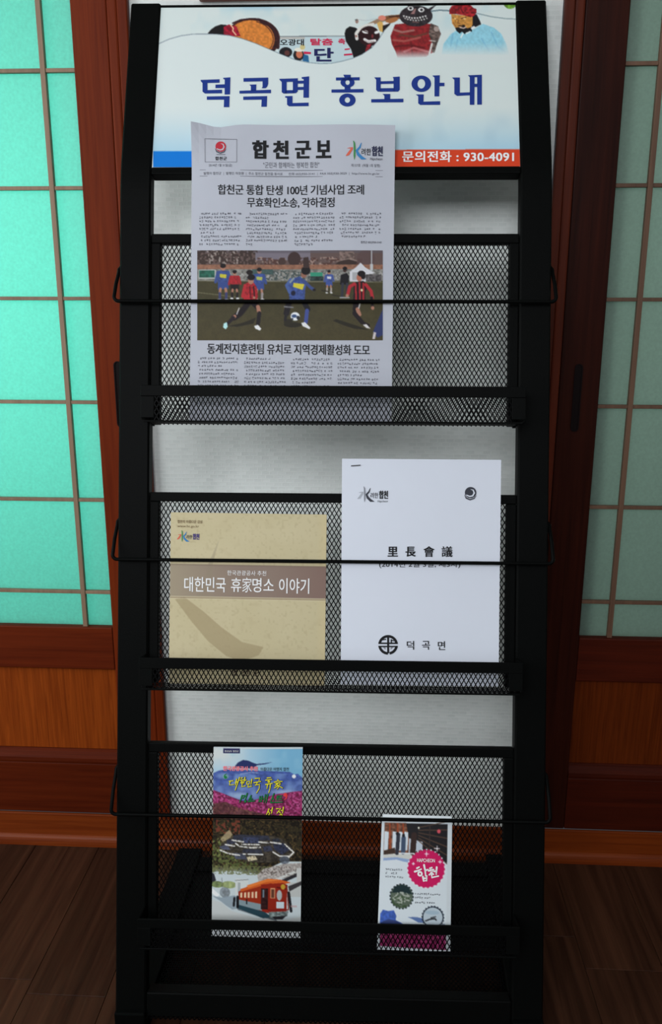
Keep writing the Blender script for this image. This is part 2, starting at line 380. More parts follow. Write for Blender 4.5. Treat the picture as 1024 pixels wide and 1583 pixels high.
# casings beside the pier
def casing(name, xa, xb, label, mirror, wv):
    r = tag(empty(name, ((xa+xb)/2, -0.007, 0.061)), kind='structure', label=label)
    w = xb-xa; inner = (xa, xa+w*0.5) if mirror else (xb-w*0.5, xb); outer = (xa+w*0.5, xb) if mirror else (xa, xb-w*0.5)
    MB().box(ID, inner[0]+0.0004, inner[1]-0.0004, -0.012, -0.0004, 0.061, DZ+0.03).build('casing_board', wv, r, bevel=0.002)
    MB().box(ID, outer[0]+0.0004, outer[1]-0.0004, -0.008, 0.03, 0.061, DZ+0.03).build('casing_jamb', wv, r, bevel=0.003)
    far = (DL0-0.0297, DL0-0.0003) if not mirror else (1.1943, 1.2297)      # outer jamb and head of the door opening
    MB().box(ID, far[0], far[1], -0.008, 0.03, 0.061, DZ+0.0297).build('casing_jamb', wv, r, bevel=0.002)
    xs_ = sorted((far[1], outer[0])) if not mirror else sorted((outer[1], far[0]))
    MB().box(ID, xs_[0]+0.0005, xs_[1]-0.0005, -0.008, 0.03, DZ+0.0003, DZ+0.0297).build('casing_head', wv, r, bevel=0.002)
    return r
casing('trim_1', DL1, PX0, 'reddish brown wood casing left of the wallpaper', False, WOOD_V)
casing('trim_2', PX1, DR0, 'reddish brown wood casing right of the wallpaper, shade painted into its colour', True, WOOD_RV)

def pull(xc, parent):
    # long recessed finger pull
    z0, z1, hw = 0.768, 0.872, 0.0062
    out = [(xc+hw*math.cos(a), z1-hw+hw*math.sin(a)) for a in np.linspace(0, math.pi, 9)]+[(xc+hw*math.cos(a), z0+hw+hw*math.sin(a)) for a in np.linspace(math.pi, 2*math.pi, 9)]
    inn = [(xc+(q[0]-xc)*0.72, (z0+z1)/2+(q[1]-(z0+z1)/2)*0.975) for q in out]; n = len(out)
    vs = [(x, -0.0068, z) for x, z in out]+[(x, -0.0068, z) for x, z in inn]+[(x, -0.0052, z) for x, z in inn]+[(x, -0.0052, z) for x, z in out]
    fs = []
    for i in range(n):
        j = (i+1) % n
        fs += [(i, j, j+n, i+n), (i+n, j+n, j+2*n, i+2*n), (j, i, i+3*n, j+3*n)]
    fs.append(tuple(range(2*n, 3*n)))
    MB().add(vs, fs).build('finger_pull', mat('dark_bronze', (0.006, 0.003, 0.003, 1), rough=0.45, spec=0.1), parent, label='dark recessed finger pull')

def sliding_door(name, label, x_near, sgn, stile_w, glass, glabel, mun_off, pull_x, lat, wv, wh):
    # x_near: stile edge next to the pier; sgn: direction away from the pier
    r = tag(empty(name, (x_near+sgn*0.455, 0.012, 0.0625)), kind='structure', label=label)
    W = 0.912
    def bx(a, b, z0, z1, y0, y1, nm, m, bev=0.0018, lab=None):
        xa, xb = sorted((x_near+sgn*a, x_near+sgn*b)); return MB().box(ID, xa, xb, y0, y1, z0, z1).build(nm, m, r, bevel=bev, label=lab)
    g0 = stile_w
    bx(0.0006, g0, 0.0625, DZ-0.002, -0.004, 0.03, 'stile', wv)
    bx(W-g0, W, 0.0625, DZ-0.002, -0.004, 0.03, 'stile', wv)
    bx(g0, W-g0, 1.93, DZ-0.002, -0.004, 0.03, 'rail', wh)
    bx(g0+.0003, W-g0-.0003, 0.346, 0.4235, -0.004, 0.03, 'rail', wh)
    bx(g0+.0003, W-g0-.0003, 0.0625, 0.163, -0.004, 0.03, 'rail', wh)
    bx(g0+.0003, W-g0-.0003, 0.1875, 0.3455, 0.006, 0.016, 'door_panel', WOOD_PANEL if sgn < 0 else WOOD_RPANEL, 0.0005, 'orange-brown veneer panel with upright grain')
    m = MB(); xa, xb = sorted((x_near+sgn*(g0+.0003), x_near+sgn*(W-g0-.0003)))
    prof = [(0.016, 0.1635), (-0.005, 0.1635), (-0.0065, 0.168), (-0.006, 0.174), (-0.001, 0.178), (0.001, 0.184), (0.0055, 0.187), (0.016, 0.187)]; n = len(prof)
    m.add([(xx, y, z) for xx in (xa, xb) for y, z in prof], [tuple(range(n)), tuple(range(n, 2*n))[::-1]]+[(i, i+n, (i+1) % n+n, (i+1) % n) for i in range(n)])
    m.build('moulding', wh, r)
    # lattice and panes
    zs = [0.4235]+[0.4855+0.1604*k for k in range(10)]+[1.93]; zs = [z for z in zs if z <= 1.93]
    xs = [g0, mun_off]+[mun_off+0.168*k for k in range(1, 5)]+[W-g0]; xs = [q for q in xs if q < W-g0-0.03]+[W-g0]
    for q in xs[1:-1]: bx(q-0.0038, q+0.0038, 0.4238, 1.9298, -0.001, 0.0075, 'muntin', lat, 0.0006)
    for z in zs[1:-1]:
        for qa, qb in zip(xs[:-1], xs[1:]):
            a = qa+(0.0040 if qa != xs[0] else 0.0004); b = qb-(0.0040 if qb != xs[-1] else 0.0004)
            bx(a, b, z-0.0028, z+0.0028, 0.0, 0.0070, 'crossbar', lat, 0.0006)
    for za, zb in zip(zs[:-1], zs[1:]):
        for qa, qb in zip(xs[:-1], xs[1:]):
            bx(qa+0.0003, qb-0.0003, za+0.0003, zb-0.0003, 0.0082, 0.0122, 'glass_pane', glass, 0.0, glabel)
    pull(pull_x, r)
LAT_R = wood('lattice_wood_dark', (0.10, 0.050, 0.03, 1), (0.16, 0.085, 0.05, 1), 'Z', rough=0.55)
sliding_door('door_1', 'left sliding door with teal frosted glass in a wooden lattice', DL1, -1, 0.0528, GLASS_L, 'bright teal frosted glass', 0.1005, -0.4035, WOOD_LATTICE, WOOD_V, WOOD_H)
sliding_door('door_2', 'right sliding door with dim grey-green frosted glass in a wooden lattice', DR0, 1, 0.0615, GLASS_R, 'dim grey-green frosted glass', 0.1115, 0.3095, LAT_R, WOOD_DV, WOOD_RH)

# lower edge of a wooden frame hung on the wallpaper just above the rack
fr_ = tag(empty('picture_frame', (-0.095, -0.008, 1.3720)), 'wooden picture frame on the wallpaper, its lower edge showing above the header board', 'frame')
MB().box(ID, -0.255, 0.065, -0.0135, -0.0003, 1.3720, 1.392).build('frame_rail', WOOD_BASE, fr_, bevel=0.002)
MB().box(ID, -0.255, 0.065, -0.0135, -0.0003, 1.600, 1.620).build('frame_rail', WOOD_BASE, fr_, bevel=0.002)
for xa in (-0.255, 0.045): MB().box(ID, xa, xa+0.02, -0.0135, -0.0003, 1.3921, 1.5999).build('frame_stile', WOOD_BASE, fr_, bevel=0.002)
MB().box(ID, -0.2349, 0.0449, -0.004, -0.0005, 1.3922, 1.5998).build('backing_panel', mat('frame_backing', (0.6, 0.58, 0.5, 1), 0.7), fr_)

# ------------------------------------------------------------------ the brochure rack
rack = tag(empty('brochure_rack', tuple(RO)), 'tall black steel brochure rack with three wire mesh pockets and a white header board', 'rack')
HWD = 0.2869; PWD = 0.0412
def bend_path():
    # centre line of a post: straight, a short curve, then the header slope; returns (origin, along, normal)
    out = [(ST(0, v, 0), RV, RW) for v in (0.0072, 0.3, 0.6, 0.9, 1.10)]
    p = ST(0, 1.135, 0); N = 7; out.append((p, RV, RW)); last = 0.0
    for i in range(1, N+1):
        a = BEND_A*i/N; am = (last+a)/2; last = a
        d = RV*math.cos(am)-RW*math.sin(am); p = p+d*(0.060/N)
        out.append((p, RV*math.cos(a)-RW*math.sin(a), RW*math.cos(a)+RV*math.sin(a)))
    q = out[-1]; rest = 0.2575-float((q[0]-HO)@HV); out.append((q[0]+HV*rest, HV, HW)); return out
for s in (-1, 1):
    b = MB(); ua, ub = s*HWD, s*(HWD-PWD); cu = (ua+ub)/2; hw = PWD/2; dp = 0.0215; c = 0.0022
    prof = [(-hw+c, 0), (hw-c, 0), (hw, -c), (hw, -dp+c), (hw-c, -dp), (-hw+c, -dp), (-hw, -dp+c), (-hw, -c)]
    path = bend_path(); n = len(prof)
    for o_, al, nn in path:
        b.v += [tuple(o_+RU*(cu+a)+nn*w_) for a, w_ in prof]
    for i in range(len(path)-1):
        for k in range(n): b.f.append((i*n+k, i*n+(k+1) % n, (i+1)*n+(k+1) % n, (i+1)*n+k))
    b.f += [tuple(range(n))[::-1], tuple((len(path)-1)*n+k for k in range(n))]
    # foot of the post, cut level with the floor
    b.v = [v if i >= n else v for i, v in enumerate(b.v)]
    b.build('post', BLACK, rack)
for s in (-1, 1):
    ua, ub = sorted((s*HWD, s*(HWD-PWD)))
    MB().box(GR, ua, ub, 0.0015, 0.352, 0.0, 0.040).build('foot', BLACK, rack, bevel=0.002)
MB().box(GR, -0.2455, 0.2455, 0.300, 0.335, 0.004, 0.036).build('rear_crossbar', BLACK, rack, bevel=0.002)
MB().box(GR, -0.2455, 0.2455, 0.150, 0.2995, 0.030, 0.0315).build('base_darkening_plate', BLACK, rack, bevel=0.0004)  # sheet added to make the rear of the base come out dark
MB().box(ST, -0.2452, 0.2452, 0.030, 0.064, -0.024, -0.001).build('front_crossbar', BLACK, rack, bevel=0.002)

def expanded(mp, u0, u1, v0, v1, w0, pu=0.00605, pv=0.0102, wd=0.00125, th=0.0007, b=None):
    # expanded-metal sheet: diamond lattice of slim strands
    b = b or MB(); nu = max(2, int(round((u1-u0)/(pu/2)))); nv = max(1, int(round((v1-v0)/(pv/2))))
    du, dv = (u1-u0)/nu, (v1-v0)/nv; Lg = math.hypot(du, dv)
    for j in range(nv):
        for i in range(nu):
            up = (i+j) % 2 == 0
            a = (u0+i*du, v0+(j if up else j+1)*dv); c = (u0+(i+1)*du, v0+(j+1 if up else j)*dv)
            nx, ny = -(c[1]-a[1])/Lg*wd/2, (c[0]-a[0])/Lg*wd/2
            P = [(a[0]+nx, a[1]+ny), (a[0]-nx, a[1]-ny), (c[0]-nx, c[1]-ny), (c[0]+nx, c[1]+ny)]
            vs = [mp(p[0], p[1], w0) for p in P]+[mp(p[0], p[1], w0-th) for p in P]
            b.add(vs, [(0, 1, 2, 3), (7, 6, 5, 4), (1, 5, 6, 2), (3, 7, 4, 0)])
    return b
# base mesh, lying behind the front crossbar
expanded(GR, -0.2445, 0.2445, 0.004, 0.149, 0.0312, pu=0.0065, pv=0.0085, wd=0.0018).build('wire_mesh', BLACK_MESH, rack, label='fine black wire mesh in the base')

POCKETS = [  # panel top, rim top, tray bottom
    (1.0845, 0.8765, 0.8300), (0.7390, 0.5240, 0.4825), (0.4010, 0.1840, 0.1438)]
for vt, vr, vb in POCKETS:
    fr = MB(); t = 0.0125; IN = 0.2450
    fr.box(ST, -IN, IN, vt-t, vt, -0.016, -0.003)
    fr.box(ST, -IN, -IN+t, vb, vt-t, -0.016, -0.003); fr.box(ST, IN-t, IN, vb, vt-t, -0.016, -0.003)
    pf = fr.build('panel_frame', BLACK, rack, bevel=0.0012)
    expanded(ST, -IN+t-0.001, IN-t+0.001, vb, vt-t+0.001, -0.0085).build('wire_mesh', BLACK_MESH, pf)
    # tray: rim and end plates, mesh front and floor
    tr = MB(); D = 0.0400; rh = 0.0140 if vr > 0.3 else 0.0122; vf = vb+0.0005
    tr.box(ST, -0.2475, 0.2475, vr-rh, vr, D-0.003, D)
    for s in (-1, 1):
        ua, ub = sorted((s*0.2475, s*0.2455)); tr.box(ST, ua, ub, vf+0.002, vr-0.001, 0.0012, D-0.003)
        ua, ub = sorted((s*0.2475, s*0.2300)); tr.box(ST, ua, ub, vf+0.004, vr-rh, D-0.003, D-0.0008)
    tr.box(ST, -0.244, 0.244, vf-0.0015, vf+0.0010, D-0.0035, D-0.0012)
    ty = tr.build('tray', BLACK, rack, bevel=0.0006)
    fm = expanded(ST, -0.2298, 0.2298, vf+0.001, vr-rh+0.001, D-0.0014)
    FL = lambda u, d, w, vf=vf: ST(u, vf+w, d)
    expanded(FL, -0.2400, 0.2400, -0.002, D-0.004, 0.0004, pv=0.0085, b=fm)
    fm.build('wire_mesh', BLACK_MESH, ty)
    for s in (-1, 1):
        MB().box(ST, s*0.2375-0.002, s*0.2375+0.002, vf-0.0045, vf-0.0018, 0.010, 0.016).build('lug', BLACK, ty, bevel=0.0005)
# wire retaining bails
for va, vw in ((1.0420, 0.9915), (0.7020, 0.6490), (0.3665, 0.3085)):
    r_ = 0.0024; hwid = HWD+0.0042; pts = []
    def arc(s, lo):
        return [ST(s*(hwid-0.006+0.006*math.cos(a)), lo+0.006-0.006*math.sin(a), 0.0098) for a in (np.linspace(0, math.pi/2, 6) if s > 0 else np.linspace(math.pi/2, 0, 6))]
    left = [ST(-(HWD-0.004), va, -0.012), ST(-(HWD+0.0015), va, -0.012), ST(-(HWD+0.0035), va-0.003, -0.011), ST(-hwid+0.001, va-0.008, -0.0085), ST(-hwid, (va+vw)/2, 0.001)]
    right = [ST(hwid, (va+vw)/2, 0.001), ST(hwid-0.001, va-0.008, -0.0085), ST(HWD+0.0035, va-0.003, -0.011), ST(HWD+0.0015, va, -0.012), ST(HWD-0.004, va, -0.012)]
    L_ = arc(-1, vw)[::-1]; R_ = arc(1, vw)[::-1]
    MB().tube(left+L_+R_+right, r_, 10).build('wire_bail', BLACK, rack, smooth=True)
# header board with its frame
MB().box(HD, -0.2450, 0.2450, -0.0015, 0.0085, -0.018, -0.001).build('header_rail', BLACK, rack, bevel=0.0012)
MB().box(HD, -0.2455, 0.2455, 0.2530, 0.2560, -0.018, -0.001).build('header_rail', BLACK, rack, bevel=0.0008)
hb = MB().box(HD, -0.2452, 0.2452, 0.0088, 0.2527, -0.010, -0.0028).build('header_board', mat('board_white', alb(208, 216, 214), 0.5), rack, label='white printed header board')

# ------------------------------------------------------------------ header print
def hpage(px, py, off):
    u, s = on_header(px, py, -0.0026); u = max(-0.2450, min(0.2450, u)); s = max(0.0089, min(0.2526, s)); return HD(u, s, -0.0026+off)
P = Paint(237, 5, 805, 258.5, (206, 215, 212), seed=3)
n1 = P.noise(34)*0.6+P.noise(12)*0.4
P.mix(np.clip((70-P.Y)/60, 0, 1)*np.clip(n1*1.6, 0, 1), (178, 205, 210), 0.75)
P.mix(np.clip((P.X-330)/60, 0, 1)*np.clip((470-P.X)/60, 0, 1)*np.clip((18-P.Y)/10, 0, 1), (130, 175, 205), 0.6)
# banner
P.rect(430, 56, 562, 105, (186, 204, 208)); P.line([(430, 56.5), (538, 56)], 1.2, (95, 100, 105)); P.line([(432, 59), (470, 59)], 3, (178, 172, 165))
# drum
P.poly([(318, 56), (326, 46), (333, 41), (342, 38), (352, 39), (360, 55)], (22, 18, 20))
P.ell(391, 60, 42, 32, (58, 26, 26), noise=0.5); P.ell(388, 61, 36.5, 29.5, (205, 122, 52), noise=0.12); P.line(circ(388, 61, 34.5, 28, 40, -1.3, 1.2), 1.3, (70, 35, 30))
P.poly([(346, 42), (354, 38), (366, 41), (372, 56), (346, 56)], (150, 22, 45), noise=0.3); P.line([(357, 39), (361, 44), (360, 48), (365, 54)], 1.8, (235, 190, 150))
P.line([(360, 36), (372, 31), (388, 29), (402, 30)], 2.4, (50, 22, 26)); P.line([(404, 33), (416, 39), (425, 48), (431, 60), (430, 74)], 4.5, (52, 24, 28))
# little heads in front of the banner
P.ell(442, 81, 10, 8, (28, 26, 30)); P.ell(444, 82, 4, 4, (92, 52, 48)); P.ell(462, 85, 8.5, 9, (30, 26, 30)); P.ell(463, 84, 5, 6, (196, 110, 82)); P.ell(463, 77, 7.5, 3.2, (225, 220, 205)); P.ell(468, 73, 4, 4, (200, 185, 130))
P.poly([(470, 84), (477, 86), (478, 96), (468, 94)], (35, 95, 140))
# black cape mask figure
P.line([(552, 30), (566, 32), (585, 29)], 0.8, (175, 180, 182)); P.ell(552, 33, 2.5, 3.5, (150, 120, 110)); P.ell(551, 31, 2, 1.2, (90, 95, 95))
P.line([(571, 39), (583, 33), (600, 29), (620, 25)], 6.0, (150, 120, 95)); P.line([(590, 29), (604, 27), (620, 26)], 6.5, (120, 72, 42), 0.9); P.ell(591, 28, 6, 4, (215, 130, 110)); P.line([(602, 26), (620, 25)], 2, (58, 34, 22))
P.line([(600, 34), (612, 30)], 7, (165, 105, 60))
P.poly([(533, 52), (535, 45), (541, 41), (550, 43), (556, 47), (562, 60), (575, 70), (572, 96), (549, 96), (543, 76), (535, 64)], (18, 16, 18))
P.line([(552, 60), (551, 52), (556, 45), (566, 40), (577, 38)], 5, (215, 212, 205)); P.ell(551, 56, 1.6, 1.6, (150, 90, 80))
P.ell(571, 56, 16.5, 15.5, (42, 16, 20)); P.poly([(583, 36), (588, 33), (594, 36), (592, 50), (587, 48)], (208, 165, 90)); P.ell(597, 37, 5, 2.5, (225, 215, 210)); P.poly([(592, 40), (604, 36), (600, 46), (592, 52)], (30, 24, 28))
P.ell(565, 49.5, 5.2, 2.4, (232, 228, 224), rot=0.22); P.ell(583, 50, 4.2, 2.2, (232, 228, 224), rot=-0.3); P.line([(560, 46.5), (571, 51)], 1.2, (35, 12, 15)); P.ell(576, 56, 1.6, 3, (120, 40, 45))
P.line([(564, 61), (570, 64.5), (580, 63)], 4.2, (228, 224, 220)); P.line([(564, 62), (570, 65), (579, 64)], 0.6, (90, 60, 60)); P.poly([(567, 70), (575, 67), (570, 80), (564, 84)], (130, 30, 40), noise=0.3)
# sweeping white curve over the lower part
CUR = [(236, 72), (245, 68), (262, 60.5), (280, 55.5), (298, 53), (316, 52.6), (335, 53), (355, 55), (375, 60), (395, 67), (415, 75.5), (435, 84), (455, 92), (475, 96.5), (495, 98.5), (512, 98), (528, 95), (545, 90.5), (560, 84), (575, 74), (585, 62), (594, 48), (604, 38), (616, 31), (632, 27)]
low = CUR+[(632, 262), (230, 262)]
P.poly(low, (208, 216, 214)); P.line(CUR[:9], 1.3, (110, 122, 135), 0.8); P.line(CUR[8:22], 1.2, (70, 92, 110), 0.55)
# cable
P.line([(664, 18), (680, 16), (697, 17)], 2.0, (95, 118, 128)); P.line([(738, 21), (760, 26), (782, 29), (806, 30)], 1.4, (125, 145, 150))
# horned mask figure
body = [(611, 38), (628, 36), (668, 37), (677, 42), (682, 52), (677, 62), (672, 72), (671, 81), (664, 84), (659, 88), (615, 90), (612, 80), (606, 68), (604, 56)]
P.poly(body, (132, 32, 36), noise=0.2)
for pts, c in (([(609, 46), (622, 50), (640, 47)], (165, 130, 118)), ([(608, 62), (625, 64), (650, 58)], (170, 95, 85)), ([(612, 72), (632, 70), (655, 74)], (85, 18, 22)), ([(618, 54), (640, 57), (660, 52)], (88, 62, 45)), ([(636, 66), (638, 86)], (90, 22, 26)), ([(625, 80), (640, 74), (662, 80)], (190, 110, 110))): P.line(pts, 3.2, c, 0.7)
P.poly([(666, 36), (678, 41), (682, 53), (676, 68), (672, 82), (668, 80), (668, 66), (663, 52)], (96, 80, 74), noise=0.5); P.ell(675, 45, 4, 4, (165, 148, 140)); P.line([(664, 63), (674, 64)], 1.2, (200, 195, 190)); P.line([(668, 68), (664, 84)], 3, (205, 200, 196))
P.mix(np.clip((P.Y-76)/14, 0, 1)*P.region(600, 70, 685, 96), (206, 214, 212))
P.poly([(630, 1), (637.5, 9.5), (631, 12)], (40, 30, 34)); P.poly([(661, 14.5), (677, 6), (666, 17)], (45, 35, 40))
P.ell(643.5, 25, 25.5, 16.2, (44, 38, 42), noise=0.35); P.ell(635, 13.3, 4.6, 3.4, (226, 224, 222)); P.ell(635.2, 13, 2.2, 1.8, (30, 26, 30)); P.ell(651.5, 15.5, 4.8, 3.6, (226, 224, 222)); P.ell(652, 15.5, 2.3, 1.9, (30, 26, 30))
P.poly([(641, 14), (644, 13), (641, 22), (635, 22)], (150, 110, 108))
for i in range(9):
    xx = 624.5+i*4.2; yy = 24+3.6*math.sin(math.pi*(i+.3)/8.6); P.poly([(xx-1.6, yy-.5), (xx+1.8, yy-.5), (xx+.2, yy+3)], (226, 222, 218)); P.poly([(xx+.6, yy+5.2), (xx+3.6, yy+5.2), (xx+2.1, yy+2.4)], (214, 208, 204))
P.line([(638, 34), (648, 35)], 1.4, (120, 85, 80))
# figure in a pale blue robe with red headcloth
P.poly([(683, 84), (686, 68), (697, 53), (708, 46), (722, 50), (735, 44), (747, 37), (764, 43), (775, 52), (783, 68), (788, 86)], (142, 198, 214), noise=0.05)
for q in ([(701, 52), (697, 72)], [(745, 60), (757, 80)], [(760, 50), (770, 72), (781, 80)], [(708, 62), (704, 80)]): P.line(q, 2.2, (108, 168, 200), 0.5)
P.mix(np.clip((P.Y-66)/20, 0, 1)*P.region(676, 60, 796, 96), (206, 214, 212)); P.mix(np.clip((P.X-776)/14, 0, 1)*P.region(770, 40, 796, 96), (206, 214, 212), 0.7)
P.poly([(729, 25), (737, 22), (743, 34), (744, 38), (733, 43), (728, 40)], (22, 20, 26))
P.poly([(698, 22), (716, 24), (731, 26), (731, 38), (727, 46), (716, 50), (706, 46), (699, 36)], (190, 132, 62), noise=0.15)
P.poly([(704, 43), (712, 42), (718, 39), (722, 44), (730, 42), (730, 49), (722, 50), (719, 53), (715, 49), (711, 52), (706, 48)], (20, 18, 22)); P.line([(711, 42.5), (717, 43.8), (721, 42)], 1.5, (232, 205, 190)); P.line([(709, 40), (719, 39)], 1.3, (35, 22, 18))
P.line([(701, 28), (707, 30)], 1.2, (60, 35, 22)); P.line([(713, 29), (721, 27)], 1.2, (60, 35, 22)); P.ell(704, 29, 2, 1.2, (238, 190, 120)); P.ell(718.5, 29, 2.2, 1.3, (238, 190, 120)); P.line([(709, 31), (708, 36), (712, 37)], 1, (110, 65, 35)); P.line([(701, 35), (705, 41)], 0.9, (110, 65, 35))
P.poly([(695, 22), (695, 15), (699, 9), (707, 7), (714, 7), (720, 5), (728, 8), (733, 13), (737, 14), (737, 20), (733, 25), (728, 27), (718, 24), (706, 22)], (140, 28, 34), noise=0.4); P.line([(714, 8), (713, 14), (716, 20)], 1.2, (90, 14, 22)); P.line([(716, 10), (724, 9)], 2, (190, 40, 45), 0.8)
P.line([(716, 52), (713, 58)], 2, (236, 240, 238)); P.line([(730, 44), (733, 42)], 3, (236, 240, 238)); P.line([(721, 52), (727, 49)], 2, (228, 236, 238))
# leaves, top right
P.ell(789, 5, 10, 9, (98, 140, 48), noise=0.4); P.ell(797, 3, 9, 8, (84, 128, 44), noise=0.4)
# lower blue glow
kb = np.clip((P.Y-165)/70, 0, 1)**1.3
P.mix(kb*(0.55+0.45*np.clip(np.abs(P.X-470)/300, 0, 1)), (140, 188, 214), 0.75)
P.mix(np.clip(P.noise(26)*1.2, 0, 1)*np.clip((P.X-600)/40, 0, 1)*np.clip((805-P.X)/40, 0, 1)*np.clip((P.Y-160)/25, 0, 1)*np.clip((234-P.Y)/20, 0, 1), (150, 180, 196), 0.35)
# bottom bands
Yb = P.Y+(P.X-238)*0.0055
P.mix(((Yb > 233.6) & (P.X < 455)).astype(float), (2, 112, 200)); P.mix(((Yb > 233.4) & (P.X >= 455)).astype(float), (205, 62, 30))
P.build('header_picture', hpage, hb, off=0.0003, gain=0.84)
NAVY = mat('print_navy', alb(24, 50, 128), 0.45); PWHITE = mat('print_white', alb(232, 236, 240), 0.5)
INK = mat('print_black', (0.010, 0.010, 0.012, 1), 0.6, 0.2); INKG = mat('print_grey', alb(78, 78, 86), 0.6, 0.2); INKL = mat('print_light_grey', alb(112, 112, 120), 0.6, 0.2)
A = lambda pts: [(300+x/4.655, 100+y/4.655) for x, y in pts]
Bq = lambda pts: [(500+x/3.938, 100+y/3.938) for x, y in pts]
T = [A(p) for p in (
    [(48, 112), (185, 107), (185, 132), (98, 134), (62, 134), (50, 122)], [(62, 133), (98, 133), (98, 185), (203, 182), (203, 208), (80, 210), (62, 196)],
    [(210, 97), (263, 93), (260, 216), (221, 217), (222, 108), (212, 106)], [(155, 146), (223, 143), (223, 170), (155, 171)], [(93, 231), (257, 228), (255, 308), (215, 308), (217, 254), (93, 255)],
    [(357, 99), (535, 95), (535, 140), (528, 160), (516, 172), (488, 172), (494, 162), (494, 122), (357, 125)], [(328, 190), (555, 182), (555, 207), (328, 210)], [(398, 146), (450, 144), (448, 191), (410, 191), (410, 156)], [(355, 232), (527, 228), (525, 305), (485, 305), (488, 254), (355, 256)],
    [(615, 104), (748, 100), (748, 125), (632, 127), (617, 112)], [(632, 126), (668, 126), (668, 210), (645, 210), (632, 200)], [(712, 124), (748, 124), (748, 195), (735, 207), (712, 208)], [(660, 186), (720, 185), (720, 208), (655, 210)],
    [(775, 92), (830, 86), (828, 240), (788, 240), (790, 106), (777, 104)], [(747, 118), (790, 117), (790, 138), (747, 139)], [(747, 163), (790, 162), (790, 183), (747, 184)], [(656, 229), (710, 227), (710, 278), (826, 275), (826, 300), (685, 302), (670, 290), (670, 240), (658, 240)])]
T += [Bq(p) for p in (
    [(122, 63), (168, 63), (168, 80), (130, 80)], [(77, 80), (222, 78), (222, 97), (77, 98)], [(50, 153), (245, 150), (245, 171), (50, 172)], [(130, 136), (166, 136), (166, 153), (130, 153)],
    [(310, 79), (350, 79), (350, 166), (332, 166), (322, 156), (322, 93)], [(423, 77), (466, 74), (466, 155), (455, 166), (428, 166), (428, 88)], [(348, 103), (430, 101), (430, 118), (348, 120)], [(345, 145), (435, 144), (435, 166), (345, 167)], [(360, 180), (408, 180), (408, 213), (372, 213), (372, 191)], [(292, 212), (488, 209), (488, 231), (292, 232)],
    [(663, 68), (710, 66), (706, 195), (677, 195), (677, 80)], [(706, 112), (738, 112), (738, 133), (706, 133)], [(563, 183), (612, 183), (610, 227), (712, 224), (712, 246), (590, 247), (578, 237), (578, 194)],
    [(783, 80), (832, 80), (832, 172), (894, 170), (894, 188), (815, 192), (798, 180), (798, 94)], [(880, 66), (922, 65), (920, 246), (892, 246), (892, 78)], [(937, 64), (966, 63), (966, 245), (937, 245)], [(920, 118), (939, 118), (939, 138), (920, 138)], [(920, 65), (940, 64), (940, 78), (920, 78)])]
for c in ((148, 110, 43, 31, 13, 15), (147, 217, 50, 40, 16, 17), (597, 118, 60, 50, 23, 29)):
    T += [Bq(q) for q in ring(*c)]
for c_ in range(7):
    xa, xb = [(300, 362), (363, 424), (425, 490), (500, 568), (569, 630), (631, 692), (693, 760)][c_]
    strokes('title_letter', [q for q in T if xa <= sum(t[0] for t in q)/len(q) < xb], hpage, NAVY, hb, 0.0007)
lettering('phone_lettering', [('문의전화 : 930-4091', 622, 234.0, 795, 251.0, 0.022, 0, 1.05)], hpage, PWHITE, hb, 0.0008)
lettering('banner_lettering', [('오광대', 433, 61, 470, 71, 0.02)], hpage, INK, hb, 0.0007)
lettering('banner_lettering', [('탈춤', 480, 60, 515, 70.5, 0.04), ('축', 523, 60, 534, 69, 0.04)], hpage, mat('print_crimson', alb(200, 40, 80), 0.5), hb, 0.0007)
lettering('banner_lettering', [('단', 486, 74.5, 516, 95.5, 0.045)], hpage, mat('print_dark_navy', alb(30, 34, 85), 0.5), hb, 0.0007)
for q in ([(533, 76), (541, 75), (541, 77), (533, 78)], [(532, 84), (545, 83), (545, 85.5), (532, 86.5)], [(470, 80), (481, 81), (481, 84), (470, 84)]): strokes('banner_lettering', [q], hpage, MATS['print_crimson'], hb, 0.00065)

# ------------------------------------------------------------------ shared emblems
def county_mark(cx, cy, r, page, parent, c1, c2, bgm, off):
    # swirl disc with a crescent beneath
    S = lambda nm, P_, m_, o_: strokes(nm, P_, page, m_, parent, o_)
    S('emblem', [circ(cx, cy, r, r*0.97)], c1, off)
    S('emblem', brush([(cx-r*0.02, cy-r*0.58), (cx+r*0.45, cy-r*0.42), (cx+r*0.62, cy+r*0.08), (cx+r*0.35, cy+r*0.55), (cx-r*0.15, cy+r*0.66), (cx-r*0.75, cy+r*0.42)], [r*0.03, r*0.2, r*0.27, r*0.26, r*0.22, r*0.18]), bgm, off+0.00015)
    S('emblem', brush([(cx-r*1.08, cy+r*0.35), (cx-r*0.75, cy+r*0.95), (cx-r*0.1, cy+r*1.22), (cx+r*0.6, cy+r*1.0), (cx+r*1.02, cy+r*0.48)], [r*0.05, r*0.26, r*0.24, r*0.2, r*0.04]), c2, off+0.0001)
